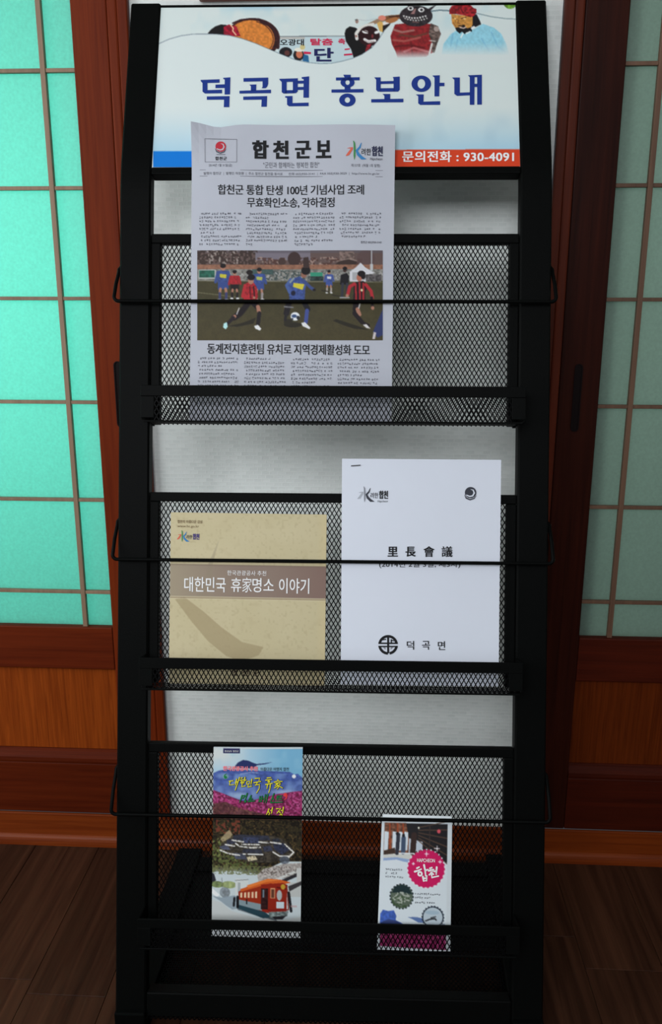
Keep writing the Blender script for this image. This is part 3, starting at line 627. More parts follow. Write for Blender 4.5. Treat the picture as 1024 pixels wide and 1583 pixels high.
def water_mark(x, y, s, page, parent, cr, cg, cb, ct, cp, off, latin=True):
    # brush-drawn water character followed by small lettering; (x, y) its top-left corner, s its height
    q = lambda a, b: (x+a*s, y+b*s)
    strokes('logo_stroke', brush([q(.0, .80), q(.12, .72), q(.27, .50), q(.33, .40), q(.36, .36), q(.2, .38), q(.08, .40)], [s*.03, s*.14, s*.12, s*.10, s*.05, s*.05, s*.02]), page, cr, parent, off)
    strokes('logo_stroke', brush([q(.40, .0), q(.45, .12), q(.47, .45), q(.46, .8), q(.45, 1.0)], [s*.04, s*.09, s*.11, s*.10, s*.02]), page, cg, parent, off+.0001)
    strokes('logo_stroke', brush([q(.83, .10), q(.74, .34), q(.58, .52), q(.66, .72), q(.86, .92), q(1.08, .97)], [s*.03, s*.10, s*.13, s*.16, s*.17, s*.02]), page, cb, parent, off+.0001)
    lettering('logo_lettering', [('려한', x+s*.83, y+s*.40, x+s*1.34, y+s*.76, 0.01)], page, ct, parent, off+.0001)
    lettering('logo_lettering', [('합천', x+s*1.38, y+s*.27, x+s*1.97, y+s*.80, 0.03)], page, cp, parent, off+.0001)
    if latin: lettering('logo_lettering', [('Hapcheon', x+s*1.28, y+s*.88, x+s*1.95, y+s*1.06, 0.0, 0.25)], page, ct, parent, off+.0001)
RED = mat('print_red', alb(178, 28, 48), 0.5); ORANGE = mat('print_orange_red', alb(205, 92, 70), 0.5); GREEN = mat('print_green', alb(60, 128, 70), 0.5); BLUE = mat('print_blue', alb(48, 120, 175), 0.5)
PAPER_N = mat('newsprint_paper', alb(177, 179, 188), 0.8, 0.1, noise=0.025, nscale=60); PAPER_W = mat('white_office_paper', alb(212, 216, 226), 0.75, 0.12, noise=0.01, nscale=50)

def sheet(name, page, x0, y0, x1, y1, th, m, parent, nx=16, ny=24, label=None, off=0.0, edge=None):
    # a pad of paper: front and back surfaces with edges, following the page's own bend
    b = MB(); V = []; quad = edge or (lambda a, c: (x0+(x1-x0)*a, y0+(y1-y0)*c))
    for k in (off, off-th):
        for j in range(ny+1):
            for i in range(nx+1): V.append(page(*quad(i/nx, j/ny), k))
    N = (nx+1)*(ny+1); Fc = []
    for j in range(ny):
        for i in range(nx):
            a = j*(nx+1)+i; q = (a, a+nx+1, a+nx+2, a+1); Fc += [q, tuple(t+N for t in q[::-1])]
    for i in range(nx): Fc += [(i, i+1, i+1+N, i+N), tuple(t for t in ((ny*(nx+1)+i), ny*(nx+1)+i+N, ny*(nx+1)+i+1+N, ny*(nx+1)+i+1))]
    for j in range(ny):
        a, c = j*(nx+1), (j+1)*(nx+1); Fc += [(a, a+N, c+N, c), (a+nx, c+nx, c+nx+N, a+nx+N)]
    b.add(V, Fc); o = b.build(name, m, parent, label=label); return o

# ------------------------------------------------------------------ newspaper
nroot = tag(empty('newspaper', tuple(ST(-0.055, 0.8315, 0.012))), 'folded grey newspaper with a football photograph in the top mesh pocket', 'newspaper')
def npage(px, py, off):
    u, v = on_slope(px, py, 0.006)
    t = max(0.0, (v-1.165)/0.062); l = max(0.0, (-0.150-u)/0.040)
    curl = 0.010*(t**1.5)*(min(l, 1.2)**1.5)
    wv = 0.0012*math.sin((u+0.19)*38)*min(1, max(0, (v-0.95)/0.2))
    return ST(u, max(v, 0.8318), 0.0052+off+curl+wv+0.0035*max(0.0, min(1.0, (0.95-v)/0.1)))
nquad = lambda a, c: (297+(611.5-297)*a+(-3.5-2.5*a)*(c)**1.0, 192+a*0.5+(650-192)*c+a*3*c+(1-t2(a))*0.0+5.5*math.exp(-((a-0.13)/0.07)**2)*(1-c)**12*0.9)
t2 = lambda a: a
pages = sheet('folded_pages', npage, 0, 0, 0, 0, 0.0028, PAPER_N, nroot, 28, 30, edge=nquad)
NT = lambda *a, **k: lettering(*a, **k)
NT('masthead_lettering', [('합', 390, 216.5, 415.5, 245, 0.042), ('천', 422, 216.5, 446.5, 245, 0.042), ('군', 456, 217, 481, 244.5, 0.042), ('보', 488.5, 217, 512.5, 244.5, 0.042)], npage, INK, nroot, 0.0004)
NT('slogan_lettering', [('"군민과 함께하는 행복한 합천"', 407, 250, 494, 259, 0.0)], npage, INKG, nroot, 0.0004)
NT('headline_lettering', [('합천군 통합 탄생 100년 기념사업 조례', 337, 285.5, 563, 301, 0.012, 0, 0.93), ('무효확인소송, 각하결정', 382, 305, 517.5, 321, 0.012, 0, 0.93)], npage, INK, nroot, 0.0004)
NT('headline_lettering', [('동계전지훈련팀 유치로 지역경제활성화 도모', 320.5, 530.5, 572, 547, 0.013, 0, 0.93, 0.010)], npage, INK, nroot, 0.0004)
NT('small_lettering', [('합천군', 333, 242.5, 351, 248, 0.03, 0, 1.1)], npage, INK, nroot, 0.0004)
NT('small_lettering', [('2014년 1월 31일(금)', 323, 253.5, 359, 258.5, 0.0), ('제157호  (매월 1회 발행)', 543, 253.5, 588, 259, 0.0), ('발행처 합천군  |  발행인 하창환  |  주소 합천군 합천읍 동서로', 315, 266, 437, 271, 0.0), ('전화 055)930-3141  |  FAX 055)930-3029  |  http://www.hc.go.kr', 446, 266.2, 587, 271, 0.0), ('합천군 055)930-3143', 558, 372.5, 590, 377, 0.01)], npage, INKG, nroot, 0.0004)
strokes('ruled_lines', [[(309, 262.4), (592, 263), (592, 263.7), (309, 263.1)], [(309, 271.8), (592, 272.6), (592, 273.3), (309, 272.5)],
    [(317, 215.3), (366.5, 215.3), (366.5, 216), (317, 216)], [(317, 250.3), (366.5, 250.3), (366.5, 251), (317, 251)], [(317, 215.3), (317.7, 215.3), (317.7, 251), (317, 251)], [(365.8, 215.3), (366.5, 215.3), (366.5, 251), (365.8, 251)], [(335, 238.6), (348.5, 238.6), (348.5, 239.8), (335, 239.8)]], npage, INKL, nroot, 0.0004)
county_mark(341.6, 227, 8.2, npage, nroot, RED, INKG, PAPER_N, 0.0004)
water_mark(535, 218, 29, npage, nroot, ORANGE, GREEN, BLUE, INK, mat('print_deep_navy', alb(26, 30, 62), 0.5), 0.0004)
rnd = random.Random(5); body = []
for ci_, (xa, xb) in enumerate(((308, 374), (380, 446), (453, 518), (525, 591))):
    for k in range(9):
        fill = [1, .97, 1, 1, 1, .38, 1, 1, .97][k] if ci_ == 0 else [1, .55, 1, 1, 1, 1, 1, 1, .18][k] if ci_ == 1 else [1, 1, 1, 1, 1, 1, .7, 1, .5][k] if ci_ == 2 else [1, 1, 1, 1, 1, 1, .6, 0, 0][k]
        if fill: body += fake_text_line(xa+(3 if k in (0, 6) else 0), xb, 328.5+k*5.9, 3.9, rnd, 0.0, fill)
for ci_, (xa, xb) in enumerate(((306, 370), (377.5, 443), (450, 515.5), (522, 588))):
    for k in range(8):
        body += fake_text_line(xa+(3 if k in (0, 3) else 0), xb, 552+ci_*0.8+k*6.0, 3.9, rnd, 0.01, [1, 1, .6, 1, 1, 1, 1, 1][(k+ci_*2) % 8])
body += fake_text_line(305, 412, 622, 4.5, rnd, 0.01)+fake_text_line(470, 590, 626, 4.5, rnd, 0.01)
strokes('body_text', body, npage, INKG, nroot, 0.0004, kind='stuff')
P = Paint(305, 387, 592, 526, (66, 60, 40), seed=11)
P.rect(305, 387, 592, 412, (96, 78, 74)); P.rect(395, 387, 480, 402, (118, 110, 120)); P.rect(305, 387, 592, 391, (90, 84, 92), 0.6)
P.speck(P.region(305, 387, 398, 410), (60, 46, 42), 2.6, -0.1); P.speck(P.region(320, 387, 372, 408), (170, 158, 150), 2.2, 0.42, .8)
P.speck(P.region(398, 398, 560, 411), (78, 50, 44), 3.0, 0.0, .8); P.speck(P.region(395, 397, 540, 410), (165, 140, 128), 2.2, 0.5, .8)
P.ell(455, 400, 10, 11, (62, 46, 44)); P.ell(436, 404, 6, 6, (70, 52, 48)); P.rect(525, 389, 548, 402, (110, 92, 86), noise=.3); P.ell(566, 400, 14, 14, (88, 68, 68), .7); P.poly([(519, 408), (528, 402), (540, 401), (552, 405), (550, 412), (520, 412)], (58, 44, 40)); P.line([(521, 404), (540, 400), (552, 403)], 1, (150, 130, 120))
P.rect(305, 409, 592, 420, (140, 98, 78), noise=.12); P.rect(305, 416, 592, 434, (120, 118, 112), noise=.25); P.speck(P.region(380, 418, 480, 433), (70, 80, 78), 2.4, 0.1); P.speck(P.region(340, 420, 592, 433), (170, 168, 165), 1.8, 0.45, .8)
P.rect(307, 417, 334, 431, (170, 172, 165)); P.rect(308, 418, 332, 429, (40, 92, 76), noise=.25); P.rect(480, 421, 499, 427, (52, 138, 110)); P.rect(480, 427, 500, 434, (42, 56, 55), noise=.4); P.rect(390, 416, 422, 424, (52, 78, 76), .8)
g = P.region(305, 434, 592, 526); P.mix(g, (64, 60, 38)); P.mix(g*np.clip((P.Y-434)/90, 0, 1), (74, 66, 42)); P.mix(g*np.clip(P.noise(1.6)*.5+.3, 0, 1), (52, 48, 30), .5); P.mix(g*np.clip(P.noise(9), 0, 1), (82, 74, 46), .35)
P.line([(305, 434), (592, 436)], 1.3, (130, 128, 110), .8); P.line([(305, 452), (340, 456), (375, 461)], 1.2, (120, 116, 90), .8)
P.poly([(541, 420), (551, 413), (558, 406), (566, 414), (580, 422), (570, 424), (570, 435), (541, 435)], (205, 204, 208)); P.rect(545, 421, 566, 433, (150, 150, 152), .7); P.rect(566, 424, 590, 435, (80, 76, 76), noise=.4); P.line([(574.6, 388), (574.6, 419)], 1.6, (185, 188, 192)); P.rect(572.6, 408, 577, 418, (185, 185, 186))
SK = (168, 118, 98)
def kid(x, y, h, shirt, shorts, sock, hair=(26, 20, 22), lean=0, chest=None):
    # a small standing figure in the printed photograph
    P.poly([(x-h*.13+lean, y-h*.80), (x+h*.13+lean, y-h*.80), (x+h*.15, y-h*.48), (x-h*.15, y-h*.48)], shirt, noise=.2)
    P.line([(x-h*.14+lean, y-h*.76), (x-h*.20, y-h*.5)], h*.075, shirt); P.line([(x+h*.14+lean, y-h*.76), (x+h*.20, y-h*.52)], h*.075, shirt)
    if chest: P.poly([(x-h*.09+lean, y-h*.72), (x+h*.1+lean, y-h*.70), (x+h*.08, y-h*.60), (x-h*.08, y-h*.62)], chest)
    P.poly([(x-h*.14, y-h*.5), (x+h*.14, y-h*.5), (x+h*.15, y-h*.32), (x-h*.14, y-h*.30)], shorts)
    for s_ in (-1, 1):
        P.line([(x+s_*h*.07, y-h*.32), (x+s_*h*.09, y-h*.18)], h*.07, SK); P.line([(x+s_*h*.09, y-h*.2), (x+s_*h*.08, y-h*.04)], h*.07, sock); P.ell(x+s_*h*.1, y-h*.015, h*.06, h*.03, (215, 215, 215))
    P.ell(x+lean*1.4, y-h*.88, h*.065, h*.075, SK); P.ell(x+lean*1.4, y-h*.93, h*.075, h*.06, hair)
BL_, RD_ = (58, 76, 132), (158, 34, 42)
kid(345, 465, 58, BL_, (54, 72, 130), (60, 62, 100), chest=(190, 180, 60)); kid(363, 462, 45, RD_, (30, 22, 24), (30, 22, 26)); kid(401, 464, 51, BL_, (56, 74, 135), (150, 140, 140), chest=(170, 175, 90)); kid(509, 453, 36, (66, 82, 140), (60, 80, 145), (165, 155, 150), chest=(200, 200, 205))
P.poly([(527, 425), (536, 422), (540, 427), (539, 440), (526, 440)], (22, 20, 24)); P.ell(533.5, 417, 3.2, 3.8, (60, 40, 36)); P.ell(533.5, 414.8, 3.4, 2.6, (20, 16, 18)); P.line([(530, 439), (529, 459)], 4, (48, 50, 60)); P.line([(537, 439), (537, 458)], 4, (48, 50, 60)); P.line([(526, 460), (540, 460)], 1.6, (190, 190, 190), .7)
# shadows printed in the sports photograph belong to the picture itself
P.poly([(352, 504), (372, 500), (396, 491), (392, 500), (368, 505)], (40, 36, 26)); P.poly([(515, 496), (520, 493), (535, 498), (560, 506), (570, 510), (548, 508), (532, 503)], (40, 36, 26)); P.ell(453, 502, 14, 4, (40, 36, 26)); P.ell(446, 498, 7, 5, (42, 38, 28)); P.line([(508, 451), (498, 449)], 2, (44, 40, 28)); P.line([(526, 458), (514, 456)], 2, (44, 40, 28))
# running boy, left
P.line([(386, 466), (372, 484), (362, 491)], 9, (28, 20, 24)); P.line([(370, 476), (366, 486)], 1.3, (220, 215, 215)); P.line([(363, 489), (360, 492)], 5, SK); P.line([(361, 491), (352, 500)], 5, (34, 26, 32)); P.poly([(346, 500), (351, 498), (352, 505), (349, 509), (345, 506)], (180, 225, 225))
P.line([(392, 468), (398, 474)], 9, (26, 20, 24)); P.line([(399, 474), (401, 484)], 6, SK); P.line([(401, 484), (399, 501)], 6, (30, 24, 28)); P.poly([(393, 504), (399, 502), (404, 508), (402, 511), (395, 508)], (225, 225, 225))
P.poly([(380, 438), (390, 434), (397, 443), (399, 458), (396, 468), (378, 466), (375, 454)], RD_, noise=.25); P.line([(386, 443), (388, 464)], 2, (90, 16, 24)); P.line([(392, 443), (394, 460)], 2, (40, 14, 20)); P.line([(379, 441), (375, 458), (386, 463)], 4.5, (176, 40, 48)); P.ell(393, 460, 2.2, 2, SK); P.ell(388, 434, 4.4, 5.4, SK); P.ell(388.5, 428.5, 6, 4.6, (24, 18, 20)); P.ell(386, 421, 5, 4, (30, 24, 24))
# boy with the ball, centre
P.line([(447, 467), (443, 484)], 9, (30, 26, 30)); P.line([(443, 484), (441, 494)], 4.5, (34, 30, 34)); P.line([(440, 474), (453, 475)], 2.2, (120, 118, 120)); P.line([(470, 466), (476, 478)], 8, (26, 24, 30)); P.line([(475, 480), (473, 498)], 6, (66, 78, 140)); P.poly([(466, 499), (472, 498), (480, 506), (479, 509), (468, 504)], (222, 222, 222))
P.poly([(446, 440), (453, 430), (464, 427), (474, 436), (472, 450), (471, 466), (448, 467), (447, 455)], (62, 80, 138), noise=.18); P.poly([(454, 437), (471, 439), (468, 448), (453, 443)], (205, 190, 60)); P.line([(470, 434), (480, 444), (486, 448)], 4.6, (60, 74, 128)); P.ell(486, 448, 2.6, 2.2, (30, 24, 26)); P.line([(450, 432), (443, 441), (448, 452)], 4.6, (72, 94, 150)); P.line([(454, 430), (449, 436)], 3, (135, 145, 150)); P.ell(453.5, 453, 3.6, 3.8, (24, 26, 50)); P.line([(449, 466), (470, 466)], 1.4, (150, 152, 160))
P.ell(470, 424, 4.6, 5.4, (140, 96, 80)); P.ell(473, 418, 7, 6.6, (24, 20, 22)); P.poly([(469, 398), (477, 397), (479, 414), (469, 414)], (60, 44, 42))
P.ell(456.5, 489, 7, 6.6, (225, 228, 232)); P.ell(455, 488.5, 4, 2.6, (60, 82, 120)); P.ell(461, 491, 2.4, 3, (40, 44, 52)); P.ell(452, 493, 2, 1.5, (50, 54, 66))
# boy in red and black, right
P.line([(551, 466), (550, 478)], 9, (28, 20, 24)); P.line([(553, 478), (556, 486)], 6, SK); P.line([(548, 484), (560, 498)], 6.5, (30, 22, 26)); P.line([(559, 498), (570, 503)], 4.5, (32, 24, 28)); P.poly([(561, 502), (567, 501), (573, 508), (567, 507)], (210, 205, 205)); P.line([(557, 468), (555, 476)], 1.6, (210, 205, 205))
P.poly([(547, 437), (562, 434), (569, 442), (565, 452), (565, 468), (546, 467), (547, 452)], (34, 18, 22))
for q in ((550, 439, 551, 464), (556, 437, 557, 466), (562, 438, 562, 464)): P.line([q[:2], q[2:]], 2.6, (165, 36, 44))
P.line([(548, 439), (541, 443), (538, 455)], 5, (172, 42, 50)); P.line([(566, 440), (574, 450), (576, 460)], 5, (172, 42, 50)); P.line([(575, 460), (576, 472)], 4, (32, 22, 26)); P.ell(537, 457, 2.4, 2.6, SK); P.ell(576.5, 476, 2.6, 2.8, SK); P.ell(559.5, 448.5, 1.8, 2, (215, 205, 160)); P.ell(556, 429, 4.4, 6, (172, 104, 84)); P.ell(559, 423, 6, 4.6, (24, 18, 20)); P.ell(562, 427, 3.6, 4.6, (26, 20, 22))
P.poly([(592, 478), (592, 518), (584, 522), (577, 513), (580, 505), (586, 492)], (48, 56, 100)); P.poly([(578, 513), (582, 514), (580, 524), (576, 524)], (200, 190, 190))
P.build('football_photograph', npage, nroot, off=0.00035, gain=0.92, rough=0.5, spec=0.15)

# ------------------------------------------------------------------ stapled white meeting booklet
aroot = tag(empty('meeting_booklet', tuple(ST(0.118, 0.4845, 0.008))), 'white stapled booklet with a round black emblem in the middle mesh pocket', 'booklet')
def apage(px, py, off):
    u, v = on_slope(px, py, 0.004); return ST(u, max(v, 0.4838), 0.0035+off+0.0008*math.sin((u-0.01)*20)+0.002*max(0.0, min(1.0, (0.60-v)/0.1)))
aquad = lambda a, c: (529+246.5*a-(2.0+2.5*a)*c, 709+1.8*a+(1058-709)*c+1.5*a*c)
sheet('stapled_pages', apage, 0, 0, 0, 0, 0.0018, PAPER_W, aroot, 12, 18, edge=aquad)
strokes('staple', [[(543, 719.3), (557.5, 718.3), (557.5, 720.2), (543, 721.2)]], apage, mat('staple_steel', (0.10, 0.10, 0.11, 1), 0.5, 0.3), aroot, 0.0009, label='small grey steel staple')
GD = mat('print_charcoal', alb(52, 54, 64), 0.6); GM = mat('print_mid_grey', alb(135, 138, 146), 0.6); GP = mat('print_pale_grey', alb(168, 172, 180), 0.6)
water_mark(553, 752, 24, apage, aroot, GP, GM, GD, INK, INK, 0.0004)
county_mark(728, 761.5, 9.0, apage, aroot, GD, GD, PAPER_W, 0.0004)
lettering('title_lettering', [('里', 599.5, 845, 615.5, 860.5, 0.03), ('長', 627, 845, 643, 860.5, 0.03), ('會', 655, 844.5, 672, 861, 0.022), ('議', 683, 844.5, 700, 861, 0.02)], apage, INK, aroot, 0.0004)
lettering('subtitle_lettering', [('(2014년 2월 3일, 제3차)', 586.5, 867.5, 712, 878.5, 0.01)], apage, INK, aroot, 0.0004)
lettering('name_lettering', [('덕', 629, 990.5, 640.5, 1004, 0.015), ('곡', 652.5, 990.5, 665, 1004, 0.015), ('면', 677, 991, 688.5, 1004.5, 0.015)], apage, INK, aroot, 0.0004)
cx, cy = 600.2, 996.5
em = ring(cx, cy, 15.2, 15.2, 11.2, 11.2, 20, math.pi+.13, 2*math.pi-.13)+ring(cx, cy, 15.2, 15.2, 11.2, 11.2, 12, .13, math.pi/2-.17)+ring(cx, cy, 15.2, 15.2, 11.2, 11.2, 12, math.pi/2+0.02, math.pi-.13)
em += [[(cx-15, cy-3.6), (cx-1, cy-3.6), (cx-1, cy-1.2), (cx-15, cy-1.2)], [(cx+1, cy-3.6), (cx+15, cy-3.6), (cx+15, cy-1.2), (cx+1, cy-1.2)], [(cx-15, cy+1.4), (cx+15, cy+1.4), (cx+15, cy+3.6), (cx-15, cy+3.6)], [(cx-1.5, cy-13), (cx+1.7, cy-13), (cx+1.7, cy+12.5), (cx-1.5, cy+14)],
       [(cx-9, cy-8.6), (cx-3, cy-9.4), (cx-3, cy-7.6), (cx-9, cy-6.8)], [(cx+4, cy-8.6), (cx+6, cy-8.6), (cx+6, cy-3.6), (cx+4, cy-3.6)], [(cx+4, cy-8.6), (cx+9, cy-6.8), (cx+9, cy-5.2), (cx+4, cy-7)]]
strokes('round_emblem', em, apage, INK, aroot, 0.0004)
strokes('round_emblem', [[(cx-8, cy+3.6), (cx-4, cy+3.6), (cx-4, cy+7.5)], [(cx+4, cy+3.6), (cx+8, cy+3.6), (cx+4, cy+7.5)]], apage, GM, aroot, 0.0004)

# ------------------------------------------------------------------ beige guide book
broot = tag(empty('guide_book', tuple(ST(-0.112, 0.4845, 0.008))), 'beige guide book with a brown title band in the middle mesh pocket', 'book')
def bpage(px, py, off):
    u, v = on_slope(px, py, 0.0065); return ST(u, max(v, 0.4838), 0.0065+off)
bquad = lambda a, c: (264.3+241*a-(3.2+0.0*a)*c, 792+3.5*a+(1056.5-792)*c+1.5*a*c)
sheet('page_block', bpage, 0, 0, 0, 0, 0.0058, mat('book_paper', alb(206, 200, 175), 0.7, noise=0.03), broot, 8, 10, edge=bquad, off=-0.0003)
def bcov(px, py, off):          # cover print in book coordinates (0..240 across, 0..264 down)
    return bpage(*bquad(px/240.0, py/264.0), off)
P = Paint(0, 0, 240, 264, (190, 178, 142), seed=21)
P.mix(np.clip(P.noise(30)*.7+.3, 0, 1), (196, 184, 150), .6); P.mix(np.clip(P.noise(3.2)-.45, 0, 1), (165, 150, 115), .8); P.mix(np.clip(P.noise(7)-.4, 0, 1), (178, 164, 128), .7)
P.mix(np.clip((P.X-225)/15, 0, 1), (200, 182, 138), .5)
arc_ = [(74, 40), (62, 70), (52, 100), (20, 124), (4, 128), (18, 142), (36, 168), (62, 198), (90, 220), (120, 226), (146, 212), (120, 206), (92, 190), (66, 166), (44, 146), (60, 118), (70, 96), (80, 62)]
P.poly([(8, 134), (22, 130), (52, 152), (80, 176), (112, 198), (145, 205), (138, 218), (112, 228), (88, 220), (60, 198), (34, 168)], (160, 144, 110), .75)
P.mix(((P.Y > 80) & (P.Y < 129)).astype(float), (136, 118, 106)); P.mix(((P.Y > 80) & (P.Y < 129)).astype(float)*np.clip((110-P.X)/110, 0, 1), (160, 148, 124), .8); P.mix(((P.Y > 80) & (P.Y < 129)).astype(float)*np.clip((P.X-150)/90, 0, 1), (124, 98, 90), .7)
P.poly([(58, 80), (75, 40), (66, 76), (60, 129), (40, 129), (52, 110)], (140, 128, 108), .35)
P.rect(0, 79.6, 240, 80.6, (108, 92, 80)); P.rect(0, 129, 240, 130, (200, 190, 160)); P.rect(0, 130.4, 240, 131.6, (120, 96, 78)); P.rect(0, 132, 240, 133, (205, 196, 165), .7)
P.build('printed_cover', bcov, broot, off=0.0, gain=0.84, rough=0.5)
lettering('title_lettering', [('대한민국', 22, 99, 86, 122, 0.006), ('휴', 94, 99.5, 110, 121, 0.006), ('家', 111.5, 98.5, 126, 121.5, 0.0), ('명소', 127, 99, 160, 121, 0.006), ('이야기', 168, 98.5, 214.5, 122, 0.006)], bcov, PWHITE, broot, 0.0004)
lettering('subtitle_lettering', [('한국관광공사 추천', 88, 88, 148, 95.5, 0.005)], bcov, PWHITE, broot, 0.0004)
BRN = mat('print_brown', alb(105, 82, 50), 0.6)
lettering('small_lettering', [('합천의 아름다운 감성', 10.5, 11.5, 48.5, 16.5, 0.012), ('www.hc.go.kr', 10.5, 19, 43.5, 24, 0.005)], bcov, BRN, broot, 0.0004)
lettering('small_lettering', [('합 천 군', 95, 240, 140, 250, 0.01)], bcov, mat('print_dark_brown', alb(60, 44, 34), 0.6), broot, 0.0004)
water_mark(10, 27.5, 17.5, bcov, broot, ORANGE, GREEN, BLUE, INK, mat('print_violet', alb(58, 44, 110), 0.5), 0.0004, latin=False)

# ------------------------------------------------------------------ tall tourist brochure
troot = tag(empty('tourist_brochure', tuple(ST(-0.095, 0.1485, 0.008))), 'tall colourful brochure with blue mountains and a red tram in the bottom pocket', 'brochure')
def tpage(px, py, off):
    u, v = on_slope(px, py, 0.007); return ST(u, max(v, 0.1454), 0.0056+off+0.0010*math.sin((u+0.16)*26)-0.0010)
tq = lambda a, c: (330+138*a-(3.2+0.2*a)*c, 1156+0.5*a+(1449-1156)*c+4.5*a*c)
sheet('folded_card', tpage, 0, 0, 0, 0, 0.0024, PAPER_W, troot, 10, 14, edge=tq, off=-0.0002)
def tcov(px, py, off): return tpage(*tq((px-330)/138.0, (py-1156)/293.0), off)
P = Paint(330, 1156, 468, 1449, (205, 212, 212), seed=31)
sky = P.region(330, 1158, 468, 1210); P.mix(sky, (176, 204, 218)); P.mix(sky*np.clip((P.X-375)/60, 0, 1), (112, 172, 205), .85); P.mix(sky*np.clip((385-P.X)/40, 0, 1)*np.clip((1190-P.Y)/20, 0, 1), (210, 214, 210), .9); P.mix(sky*np.clip(P.noise(10), 0, 1), (150, 196, 215), .4)
P.poly([(364, 1184), (368, 1179), (376, 1175), (384, 1176), (391, 1179), (397, 1181), (409, 1180), (422, 1178), (410, 1181.5), (398, 1183), (392, 1188), (364, 1187)], (42, 52, 98))
P.poly([(330, 1196), (338, 1192), (350, 1190), (366, 1190), (392, 1191), (424, 1192), (448, 1193), (456, 1197), (461, 1196), (468, 1202), (468, 1246), (330, 1246)], (72, 92, 158), noise=.12)
m_ = P.region(330, 1196, 468, 1236); P.mix(m_*np.clip(P.noise(9)*1.3-.1, 0, 1), (130, 160, 205), .7); P.mix(P.region(330, 1206, 468, 1236)*np.clip((P.Y-1208)/25, 0, 1), (120, 140, 182), .6); P.ell(345, 1200, 14, 6, (150, 178, 210), .5, soft=.6)
P.line([(372, 1197), (388, 1194), (400, 1195)], 1.2, (190, 205, 225), .6); P.ell(440, 1224, 26, 5, (172, 188, 212), .7, soft=.7); P.ell(370, 1230, 20, 7, (168, 190, 215), .7, soft=.7)
P.poly([(330, 1222), (345, 1227), (358, 1232), (375, 1238), (392, 1237), (410, 1232), (430, 1227), (450, 1224), (468, 1222), (468, 1268), (330, 1268)], (142, 46, 92), noise=.3)
mm = P.region(330, 1222, 468, 1268)*((P.Y-1222) > np.interp(P.X, [330, 358, 375, 392, 430, 468], [1, 11, 17, 16, 6, 1])); P.speck(mm, (186, 84, 138), 2.0, .3); P.speck(mm, (92, 30, 56), 2.2, .35, .8)
P.poly([(330, 1243), (350, 1240), (372, 1250), (400, 1256), (430, 1260), (468, 1268), (330, 1268)], (70, 52, 42), .75, noise=.4); P.mix(P.region(330, 1248, 400, 1268)*(P.noise(2) > .3), (140, 90, 78), .6)
P.rect(330, 1266, 468, 1380, (52, 46, 32)); f = P.region(330, 1266, 468, 1372); P.speck(f, (30, 26, 22), 2.6, 0.0, .9); P.speck(f, (98, 78, 48), 1.8, .45, .8); P.speck(P.region(330, 1300, 400, 1360), (92, 104, 58), 2.6, 0.05, .8); P.speck(P.region(330, 1295, 380, 1360), (140, 142, 84), 1.8, .5, .8); P.speck(P.region(335, 1268, 372, 1290), (128, 62, 48), 3, .2, .8)
P.poly([(342, 1298), (352, 1286), (356, 1283), (361, 1290), (357, 1296), (346, 1302)], (176, 158, 122), .8)
def roof(pts, c=(62, 66, 84)): P.poly(pts, c, noise=.15)
for q in ((336, 1312, 80, 5), (352, 1318, 60, 5), (364, 1305, 70, 9)): P.rect(q[0]+20, q[1], q[0]+q[2]-8, q[1]+q[3]-3, (180, 172, 160), .6)
P.poly([(342, 1306), (362, 1292), (420, 1290), (440, 1296), (456, 1312), (448, 1326), (420, 1332), (384, 1332), (362, 1324)], (66, 60, 52), .9, noise=.35)
roof([(362, 1292), (370, 1290), (416, 1291), (420, 1298), (378, 1300), (362, 1298)], (52, 54, 66)); roof([(378, 1294), (401, 1294), (403, 1303), (377, 1303)], (64, 70, 96)); roof([(378, 1312), (406, 1312), (408, 1319), (376, 1318)], (56, 58, 70)); roof([(352, 1299), (362, 1297), (368, 1304), (352, 1306)], (58, 60, 74)); roof([(340, 1310), (352, 1306), (358, 1314), (346, 1314)], (84, 88, 106)); roof([(422, 1296), (432, 1295), (436, 1300), (424, 1301)], (50, 54, 64)); roof([(424, 1304), (440, 1302), (450, 1312), (438, 1320), (426, 1312)], (54, 58, 78)); roof([(408, 1308), (420, 1306), (424, 1314), (410, 1316)], (60, 62, 78)); roof([(362, 1318), (380, 1320), (384, 1328), (366, 1328)], (78, 82, 98))
for q in ([(366, 1304), (372, 1308), (390, 1310), (404, 1309)], [(350, 1306), (364, 1308)], [(402, 1301), (418, 1302)], [(424, 1316), (434, 1322), (448, 1322)], [(356, 1320), (372, 1322)], [(442, 1304), (456, 1316), (448, 1324)], [(360, 1299), (378, 1301)], [(376, 1305), (404, 1305)], [(378, 1320), (408, 1320)], [(420, 1301), (436, 1303)], [(342, 1315), (356, 1320)]): P.line(q, 2.2, (222, 218, 210))
P.poly([(383, 1324), (396, 1322), (400, 1328), (386, 1331)], (205, 192, 160)); P.speck(P.region(345, 1296, 452, 1330), (30, 28, 30), 1.8, .5, .7)
P.mix(np.clip((P.Y-1340)/14, 0, 1)*np.clip((1372-P.Y)/1, 0, 1)*(np.clip((432-P.X)/60, 0, 1)), (186, 198, 200), .95)
P.poly([(330, 1350), (350, 1346), (400, 1350), (440, 1330), (468, 1330), (468, 1449), (330, 1449)], (196, 206, 208)); P.speck(P.region(330, 1338, 420, 1352), (108, 112, 72), 2.2, -.1, .8)
P.poly([(400, 1352), (410, 1342), (440, 1334), (468, 1332), (468, 1352), (402, 1362)], (172, 164, 158), noise=.2); P.line([(420, 1362), (460, 1345)], 3.5, (205, 205, 200)); P.line([(436, 1362), (462, 1350)], 5, (46, 44, 48)); P.rect(461, 1340, 468, 1368, (196, 196, 192)); P.ell(442, 1328, 8, 6, (90, 98, 110), .8, noise=.3); P.speck(P.region(405, 1338, 460, 1352), (92, 80, 74), 1.8, .3, .8)
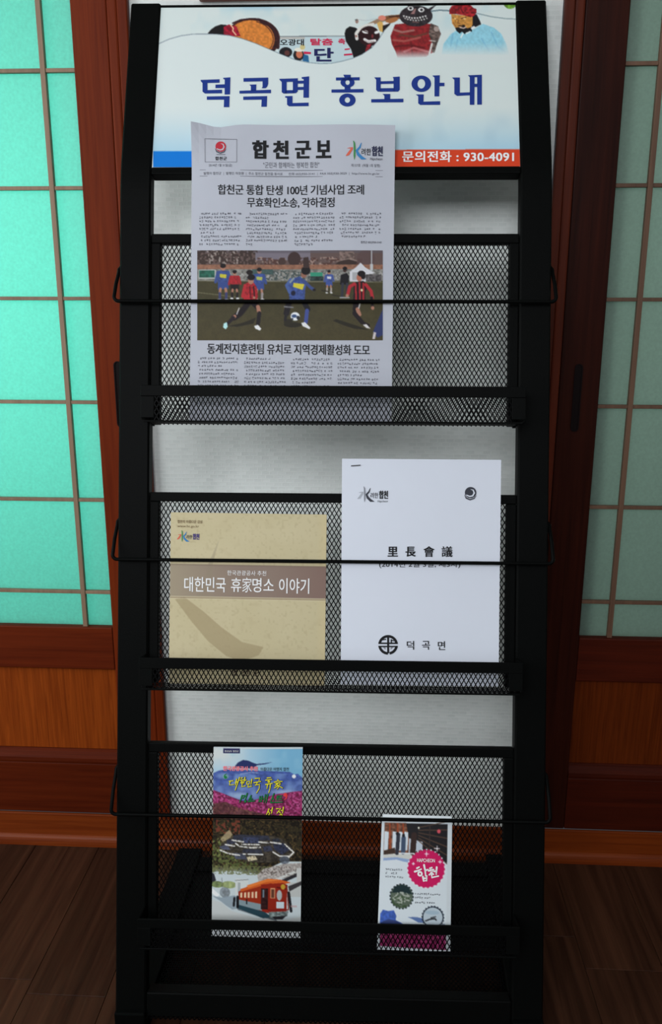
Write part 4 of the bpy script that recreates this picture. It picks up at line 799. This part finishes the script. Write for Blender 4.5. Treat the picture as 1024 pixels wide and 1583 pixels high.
P.poly([(330, 1350), (333, 1352), (336, 1362), (330, 1368)], (44, 44, 52)); P.ell(338, 1368, 10, 5, (104, 118, 70), .9, noise=.3); P.ell(356, 1368, 12, 5.5, (146, 158, 92), .8, noise=.2)
P.rect(366, 1358, 386, 1384, (206, 210, 208)); P.line([(366, 1361), (386, 1359)], 1, (120, 126, 128)); P.rect(370, 1364, 374, 1380, (150, 156, 158), .7); P.line([(345, 1358), (346, 1372)], 1, (90, 96, 96), .7)
P.poly([(330, 1374), (342, 1384), (338, 1388), (330, 1382)], (232, 234, 232)); P.ell(350, 1380, 8, 8, (105, 112, 118), .7, noise=.3); P.poly([(330, 1386), (345, 1388), (365, 1384), (380, 1392), (372, 1404), (362, 1406), (352, 1400), (344, 1394)], (138, 152, 162), .85)
P.rect(448, 1362, 468, 1384, (188, 190, 186)); P.poly([(448, 1368), (468, 1360), (468, 1366), (450, 1376)], (60, 56, 58)); P.poly([(330, 1392), (345, 1396), (360, 1408), (400, 1418), (440, 1420), (468, 1414), (468, 1449), (330, 1449)], (196, 200, 198)); P.poly([(368, 1402), (390, 1404), (428, 1416), (432, 1422), (395, 1413), (370, 1406)], (92, 100, 106), .9, noise=.2)
# tram
P.poly([(371, 1378), (384, 1370), (420, 1360), (426, 1360), (428, 1412), (372, 1400)], (150, 46, 24)); P.poly([(374, 1374), (402, 1364), (420, 1357), (436, 1358), (452, 1362), (440, 1366), (420, 1364), (375, 1378)], (205, 92, 38)); P.poly([(384, 1368), (416, 1357), (436, 1359), (414, 1362), (386, 1372)], (226, 122, 56)); P.poly([(406, 1366), (440, 1363), (446, 1366), (446, 1406), (436, 1412), (406, 1408)], (142, 38, 24))
P.poly([(371, 1390), (406, 1396), (408, 1406), (371, 1402)], (130, 146, 152)); P.poly([(371, 1398), (412, 1408), (424, 1416), (410, 1418), (371, 1404)], (40, 66, 76))
for k in range(5): P.poly([(374+k*5.8, 1380-k*.6), (377+k*5.8, 1379-k*.6), (377+k*5.8, 1387), (374+k*5.8, 1387)], (232, 196, 160))
P.rect(406, 1372, 417, 1404, (52, 26, 26), noise=.3); P.rect(408.5, 1374, 411, 1386, (110, 125, 135)); P.rect(420.5, 1371, 428, 1387, (205, 140, 100)); P.rect(422, 1373, 426.6, 1386, (96, 58, 44)); P.ell(434.5, 1382, 4, 8, (172, 176, 174)); P.rect(430, 1392, 442, 1402, (196, 208, 214)); P.line([(431, 1370), (444, 1372)], 2, (90, 20, 18)); P.ell(440, 1369, 3.6, 4, (190, 150, 50)); P.line([(418, 1405), (448, 1404)], 1.6, (120, 24, 24)); P.poly([(418, 1408), (449, 1406), (447, 1414), (420, 1417)], (120, 132, 130), noise=.4); P.poly([(424, 1415), (446, 1413), (440, 1419), (428, 1419)], (40, 40, 44)); P.line([(446, 1366), (449, 1404)], 1.5, (120, 34, 24))
P.line([(365, 1388), (364, 1400)], 3.4, (26, 26, 30)); P.line([(370, 1386), (370, 1402)], 3.8, (24, 24, 28)); P.line([(449, 1378), (453, 1406)], 4, (30, 28, 32)); P.line([(384, 1390), (384, 1396)], 2.4, (30, 30, 34)); P.rect(452, 1397, 462, 1400, (190, 150, 150), .6)
P.rect(330, 1436, 468, 1449, (214, 218, 220)); P.rect(345, 1157.5, 371, 1165, (38, 40, 84)); P.ell(455, 1200, 3, 3, (240, 242, 245)); P.ell(349, 1201, 4.5, 4, (120, 170, 160), .7)
P.build('printed_front', tcov, troot, off=0.0, gain=0.88, rough=0.4, spec=0.2)
YEL = mat('print_yellow', alb(238, 214, 50, .8), 0.4); DGR = mat('print_leaf_green', alb(28, 120, 60, .8), 0.4); PINK = mat('print_pink', alb(232, 120, 128, .8), 0.4)
def script(name, groups, page, m, w, off, k, ox, oy, sy=1.0):
    # brush-written syllables, one object per syllable; strokes given as polylines, circles as (cx, cy, r)
    for g in groups:
        Q = []
        for s_ in g:
            if isinstance(s_[0], tuple):
                pts = [(ox+x/k, oy+y/k) for x, y in s_]; n_ = len(pts); Q += brush(pts, [w*(1.0-0.35*i/max(1, n_-1)) for i in range(n_)])
                for p_ in pts: Q.append(circ(p_[0], p_[1], w*0.42, w*0.42, 8))
            else: Q += ring(ox+s_[0]/k, oy+s_[1]/k, s_[2]/k+w*.45, s_[2]/k+w*.45, max(.1, s_[2]/k-w*.45), max(.1, s_[2]/k-w*.45), 14)
        strokes(name, Q, page, m, troot if page is tcov else lroot, off)
Y1 = [[[(222, 402), (262, 396)], [(232, 402), (226, 440), (268, 434)], [(298, 380), (284, 440)], [(284, 412), (312, 405)], [(326, 362), (284, 488)]],
      [[(340, 372), (356, 366)], [(330, 392), (366, 386)], (350, 412, 9), [(380, 360), (368, 420)], [(372, 392), (392, 388)], [(352, 430), (348, 454), (384, 446)]],
      [[(400, 402), (396, 430), (424, 426), (428, 400), (400, 402)], [(448, 378), (440, 432)], [(412, 438), (410, 458), (446, 448)]],
      [[(478, 372), (524, 368), (518, 402)], [(468, 414), (536, 400)], [(500, 410), (498, 430)], [(482, 436), (524, 430), (522, 470), (496, 514)]],
      [[(598, 366), (636, 362)], [(584, 388), (646, 380)], (616, 402, 8), [(584, 430), (652, 418)], [(604, 430), (598, 470)], [(632, 424), (628, 470), (616, 510)]],
      [[(668, 408), (702, 396), (748, 400)], [(706, 382), (706, 396)], [(684, 418), (728, 412)], [(708, 416), (680, 442)], [(698, 430), (716, 450), (700, 474)], [(704, 444), (672, 464)], [(730, 424), (712, 440), (752, 464)]],
      [[(622, 668), (598, 724)], [(612, 690), (630, 716)], [(656, 655), (646, 712)], [(636, 684), (652, 680)], [(622, 722), (620, 742), (664, 736)]],
      [[(694, 668), (736, 664), (700, 712)], [(716, 690), (734, 708)], [(764, 650), (756, 708)], [(742, 684), (760, 680)], (740, 730, 10)]]
G1 = [[[(352, 540), (330, 606)], [(352, 545), (376, 540), (366, 566), (346, 570)], [(402, 520), (384, 584)], [(380, 548), (398, 544)], (384, 598, 7)],
      [[(442, 540), (420, 580)], [(436, 560), (454, 578)], [(436, 578), (434, 594)], [(412, 600), (476, 592)]],
      [[(530, 548), (520, 600)], [(552, 545), (542, 598)], [(526, 572), (548, 568)], [(522, 598), (544, 594)], [(560, 572), (576, 568)], [(584, 530), (570, 604)], [(606, 528), (590, 608)]],
      [[(668, 520), (636, 600)], [(652, 556), (674, 586)], [(636, 608), (690, 602)]],
      [[(700, 544), (748, 540)], [(700, 562), (742, 558)], [(702, 545), (696, 582), (746, 578)], [(686, 606), (752, 600)]]]
script('script_shadow', Y1+G1, tcov, INK, 2.9, 0.0004, 6.4, 320.3, 1145.3)
script('script_letter', Y1, tcov, YEL, 1.6, 0.0007, 6.4, 320, 1145)
script('script_letter', G1, tcov, DGR, 1.7, 0.0007, 6.4, 320, 1145)
lettering('small_lettering', [('한국관광공사 추천', 345, 1184.5, 399, 1192, 0.04)], tcov, PINK, troot, 0.0006)
lettering('small_lettering', [('아름다운 여행지 합천', 403, 1186, 447, 1191.5, 0.01)], tcov, INK, troot, 0.0006)
lettering('small_lettering', [('경상남도 합천군', 347, 1160, 369, 1163, 0.01)], tcov, PWHITE, troot, 0.0006)
strokes('quotation_mark', [circ(349, 1202, 2.2, 2.2, 12)]+brush([(347, 1201.5), (348, 1198), (351, 1196)], [1.6, 1.4, .4]), tcov, DGR, troot, 0.0006)
strokes('quotation_mark', [circ(442, 1228, 3, 3, 12)]+brush([(444.5, 1228), (443.5, 1233), (440, 1236)], [2.2, 1.8, .5]), tcov, mat('print_scarlet', alb(214, 60, 62, .8), 0.4), troot, 0.0006)

# ------------------------------------------------------------------ small white leaflet
lroot = tag(empty('folded_leaflet', tuple(ST(0.114, 0.1485, 0.028))), 'narrow white leaflet with a round magenta badge in the bottom pocket', 'leaflet')
LV0, LV1 = 0.1462, 0.3125
def lpage(px, py, off):                        # leans from the front of the tray back to the mesh panel
    d = CF+CR*(px-512)/F_PX-CU*(py-791.5)/F_PX
    A0 = ST(0, LV0, 0.031); vec = ST(0, LV1, 0.0035)-A0; Lg = np.linalg.norm(vec); vec = vec/Lg; nn = np.cross(RU, vec); nn = nn if nn@RN > 0 else -nn
    t = ((A0-CAM)@nn)/(d@nn); p = CAM+d*t-A0; return A0+RU*float(p@RU)+vec*max(0.0, float(p@vec))+nn*(off+0.0012*math.sin(float(p@RU)*30-2)-0.0006)
lq = lambda a, c: (591+108.5*a-(8.0-5.0*a)*c, 1264.0+1.5*a+(1469.0-1264)*c+6.0*a*c)
sheet('folded_card', lpage, 0, 0, 0, 0, 0.0028, mat('leaflet_card', alb(205, 210, 212, .78), 0.5, noise=0.02), lroot, 8, 12, edge=lq, off=-0.0003)
lq2 = lambda a, c: (592.5+107*a-(1.5)*c, 1259.5+3.5*a+(6.5)*c)
def lp2(px, py, off): return lpage(px, py, off-0.0036)
sheet('back_fold', lp2, 0, 0, 0, 0, 0.0012, MATS['leaflet_card'], lroot, 4, 2, edge=lq2)
def lcov(X_, Y_, off):                         # cover coordinates measured on the leaflet's face
    return lpage(*lq((X_-588+0.0)/111.0, (Y_-1264)/205.0), off)
def LC(x, y): return (560+x/6.024, 1240+y/6.024)
P = Paint(588, 1264, 699, 1469, (204, 212, 216), seed=41)
def lp(pts, c, a=1.0, **k): P.poly([LC(*q) for q in pts], c, a, **k)
lp([(195, 190), (795, 195), (795, 545), (195, 490)], (30, 28, 30)); lp([(195, 190), (400, 190), (430, 330), (430, 470), (195, 480)], (110, 70, 52), noise=.4)
for a_ in (200, 275, 335, 385): lp([(a_, 270), (a_+38, 275), (a_+34, 440), (a_, 450)], (200, 208, 214))
for a_ in (245, 318, 372): P.line([LC(a_, 200), LC(a_+10, 430)], 2.2, (150, 66, 34))
lp([(430, 330), (560, 360), (560, 430), (430, 470)], (182, 190, 200)); lp([(195, 455), (300, 420), (300, 480), (195, 490)], (60, 44, 36)); lp([(195, 490), (300, 475), (560, 450), (640, 545), (195, 545)], (196, 196, 190))
for k_ in range(6): P.line([LC(520, 230+k_*24), LC(800, 170+k_*78)], 1.5, (88, 66, 52), .9)
P.line([LC(625, 200), LC(625, 440)], 1.2, (60, 48, 44)); P.line([LC(330, 300), LC(322, 470)], 6, (46, 48, 58)); P.ell(*LC(318, 290), 2.2, 2.6, (30, 28, 30)); P.line([LC(380, 330), LC(378, 460)], 7, (62, 76, 98)); P.ell(*LC(378, 305), 2.2, 2.8, (30, 28, 32)); P.line([LC(478, 300), LC(470, 460)], 9, (52, 36, 32)); P.line([LC(340, 470), LC(480, 470)], 2, (220, 222, 225), .8)
P.line([LC(520, 230), LC(520, 236)], 2.4, (220, 220, 200)); lp([(195, 520), (320, 508), (440, 525), (470, 555), (300, 540), (195, 552)], (132, 156, 196), .9); lp([(195, 545), (320, 530), (560, 590), (640, 600), (195, 620)], (206, 213, 217))
P.ell(*LC(690, 280), 16, 4, (90, 90, 96), .0); P.ell(*LC(712, 262), 2.8, 3.0, (205, 80, 90)); P.ell(*LC(600, 605), 28, 28, (196, 22, 88))
for k_ in range(26):
    a_ = 2*math.pi*k_/26; P.ell(LC(600, 605)[0]+27.6*math.cos(a_), LC(600, 605)[1]+27.6*math.sin(a_), 1.9, 1.9, (196, 22, 88)); a_ += math.pi/26; P.ell(LC(600, 605)[0]+29.2*math.cos(a_), LC(600, 605)[1]+29.2*math.sin(a_), 1.2, 1.2, (228, 214, 220))
for (sx, sy, r_) in ((600, 470, 3.4), (698, 420, 4.2), (728, 540, 2.6), (478, 562, 2.0)):
    q = LC(sx, sy); P.line([(q[0]-r_, q[1]), (q[0]+r_, q[1])], 1.0, (250, 235, 240)); P.line([(q[0], q[1]-r_), (q[0], q[1]+r_)], 1.0, (250, 235, 240)); P.ell(q[0], q[1], 1.2, 1.2, (252, 244, 246))
q = LC(378, 868)
for k_ in range(22): P.ell(q[0]+17*math.cos(k_*2*math.pi/22), q[1]+18*math.sin(k_*2*math.pi/22), 1.9, 1.9, (34, 44, 48))
P.ell(q[0], q[1], 16.8, 18, (84, 96, 82)); P.poly([(q[0]-15.5, q[1]-5), (q[0]-10, q[1]-15), (q[0], q[1]-18), (q[0]+10, q[1]-15), (q[0]+16, q[1]-4), (q[0], q[1]-6)], (26, 44, 46)); P.mix((((P.X-q[0])/14)**2+((P.Y-q[1]-2)/9)**2 < 1)*(P.noise(2.2) > -.1), (172, 176, 165), .85); P.mix((((P.X-q[0])/15)**2+((P.Y-q[1]-8)/9)**2 < 1)*(P.noise(2.2) > .1), (52, 74, 44), .8)
lp([(180, 1050), (210, 1000), (260, 1010), (310, 1000), (335, 1050), (330, 1090), (380, 1110), (430, 1140), (180, 1145)], (62, 92, 170), noise=.15); lp([(180, 1145), (210, 1110), (270, 1085), (340, 1095), (430, 1145)], (50, 62, 110)); lp([(440, 1055), (520, 1050), (580, 1060), (600, 1100), (540, 1100), (480, 1070)], (88, 112, 160))
q = LC(672, 1045)
for k_ in range(22): P.ell(q[0]+16.2*math.cos(k_*2*math.pi/22), q[1]+16.2*math.sin(k_*2*math.pi/22), 1.5, 1.5, (40, 50, 64))
P.ell(q[0], q[1], 16.3, 16.3, (34, 42, 54)); P.ell(q[0], q[1], 14.8, 14.8, (178, 190, 198)); P.ell(q[0]-1, q[1]-7, 11, 3, (150, 172, 186), .8); P.line([(q[0]-11, q[1]+6), (q[0]-4, q[1]+3), (q[0]+3, q[1]+2), (q[0]+5, q[1]+4)], 2.2, (40, 42, 46)); P.line([(q[0]-3, q[1]+1), (q[0]+4, q[1]-1)], 1.6, (52, 54, 56))
lp([(700, 1145), (780, 1100), (790, 1150)], (46, 60, 110)); P.rect(592, 1430, 697, 1464, (120, 26, 74), noise=.4); P.speck(P.region(592, 1430, 697, 1462), (178, 70, 122), 2.6, .2, .8); P.rect(650, 1430, 697, 1440, (58, 54, 66), .8, noise=.5)
P.mix((P.X < 591.2).astype(float), (204, 212, 216)); P.mix((P.X > 692).astype(float), (198, 205, 208)); P.rect(588, 1462, 699, 1469, (206, 212, 216))
P.build('printed_front', lcov, lroot, off=0.0, gain=0.84, rough=0.4, spec=0.2)
lettering('badge_lettering', [('HAPCHEON', *LC(512, 512), *LC(680, 545), 0.01)], lcov, PWHITE, lroot, 0.0004)
script('badge_letter', [[[(512, 602), (532, 592)], [(492, 634), (520, 626), (552, 610)], (543, 652, 17), [(578, 568), (590, 620), (596, 668)], [(590, 620), (614, 612)], [(570, 676), (578, 716), (606, 712), (606, 670)], [(574, 694), (606, 690)]],
   [[(634, 600), (652, 592)], [(622, 622), (668, 610), (652, 636), (630, 658)], [(646, 636), (668, 652)], [(698, 586), (694, 650)], [(674, 626), (694, 622)], [(652, 654), (656, 682), (714, 668)]]], lcov, PWHITE, 3.1, 0.0005, 6.024, 560, 1240)
b_ = []
for (xa, xb, y_) in ((218, 380, 612), (218, 345, 645), (218, 415, 680), (500, 740, 825), (500, 650, 860), (500, 690, 905)):
    p0, p1 = LC(xa, y_), LC(xb, y_); b_ += fake_text_line(p0[0], p1[0], p0[1], 3.6, rnd)
strokes('body_text', b_, lcov, INKG, lroot, 0.0004, kind='stuff')
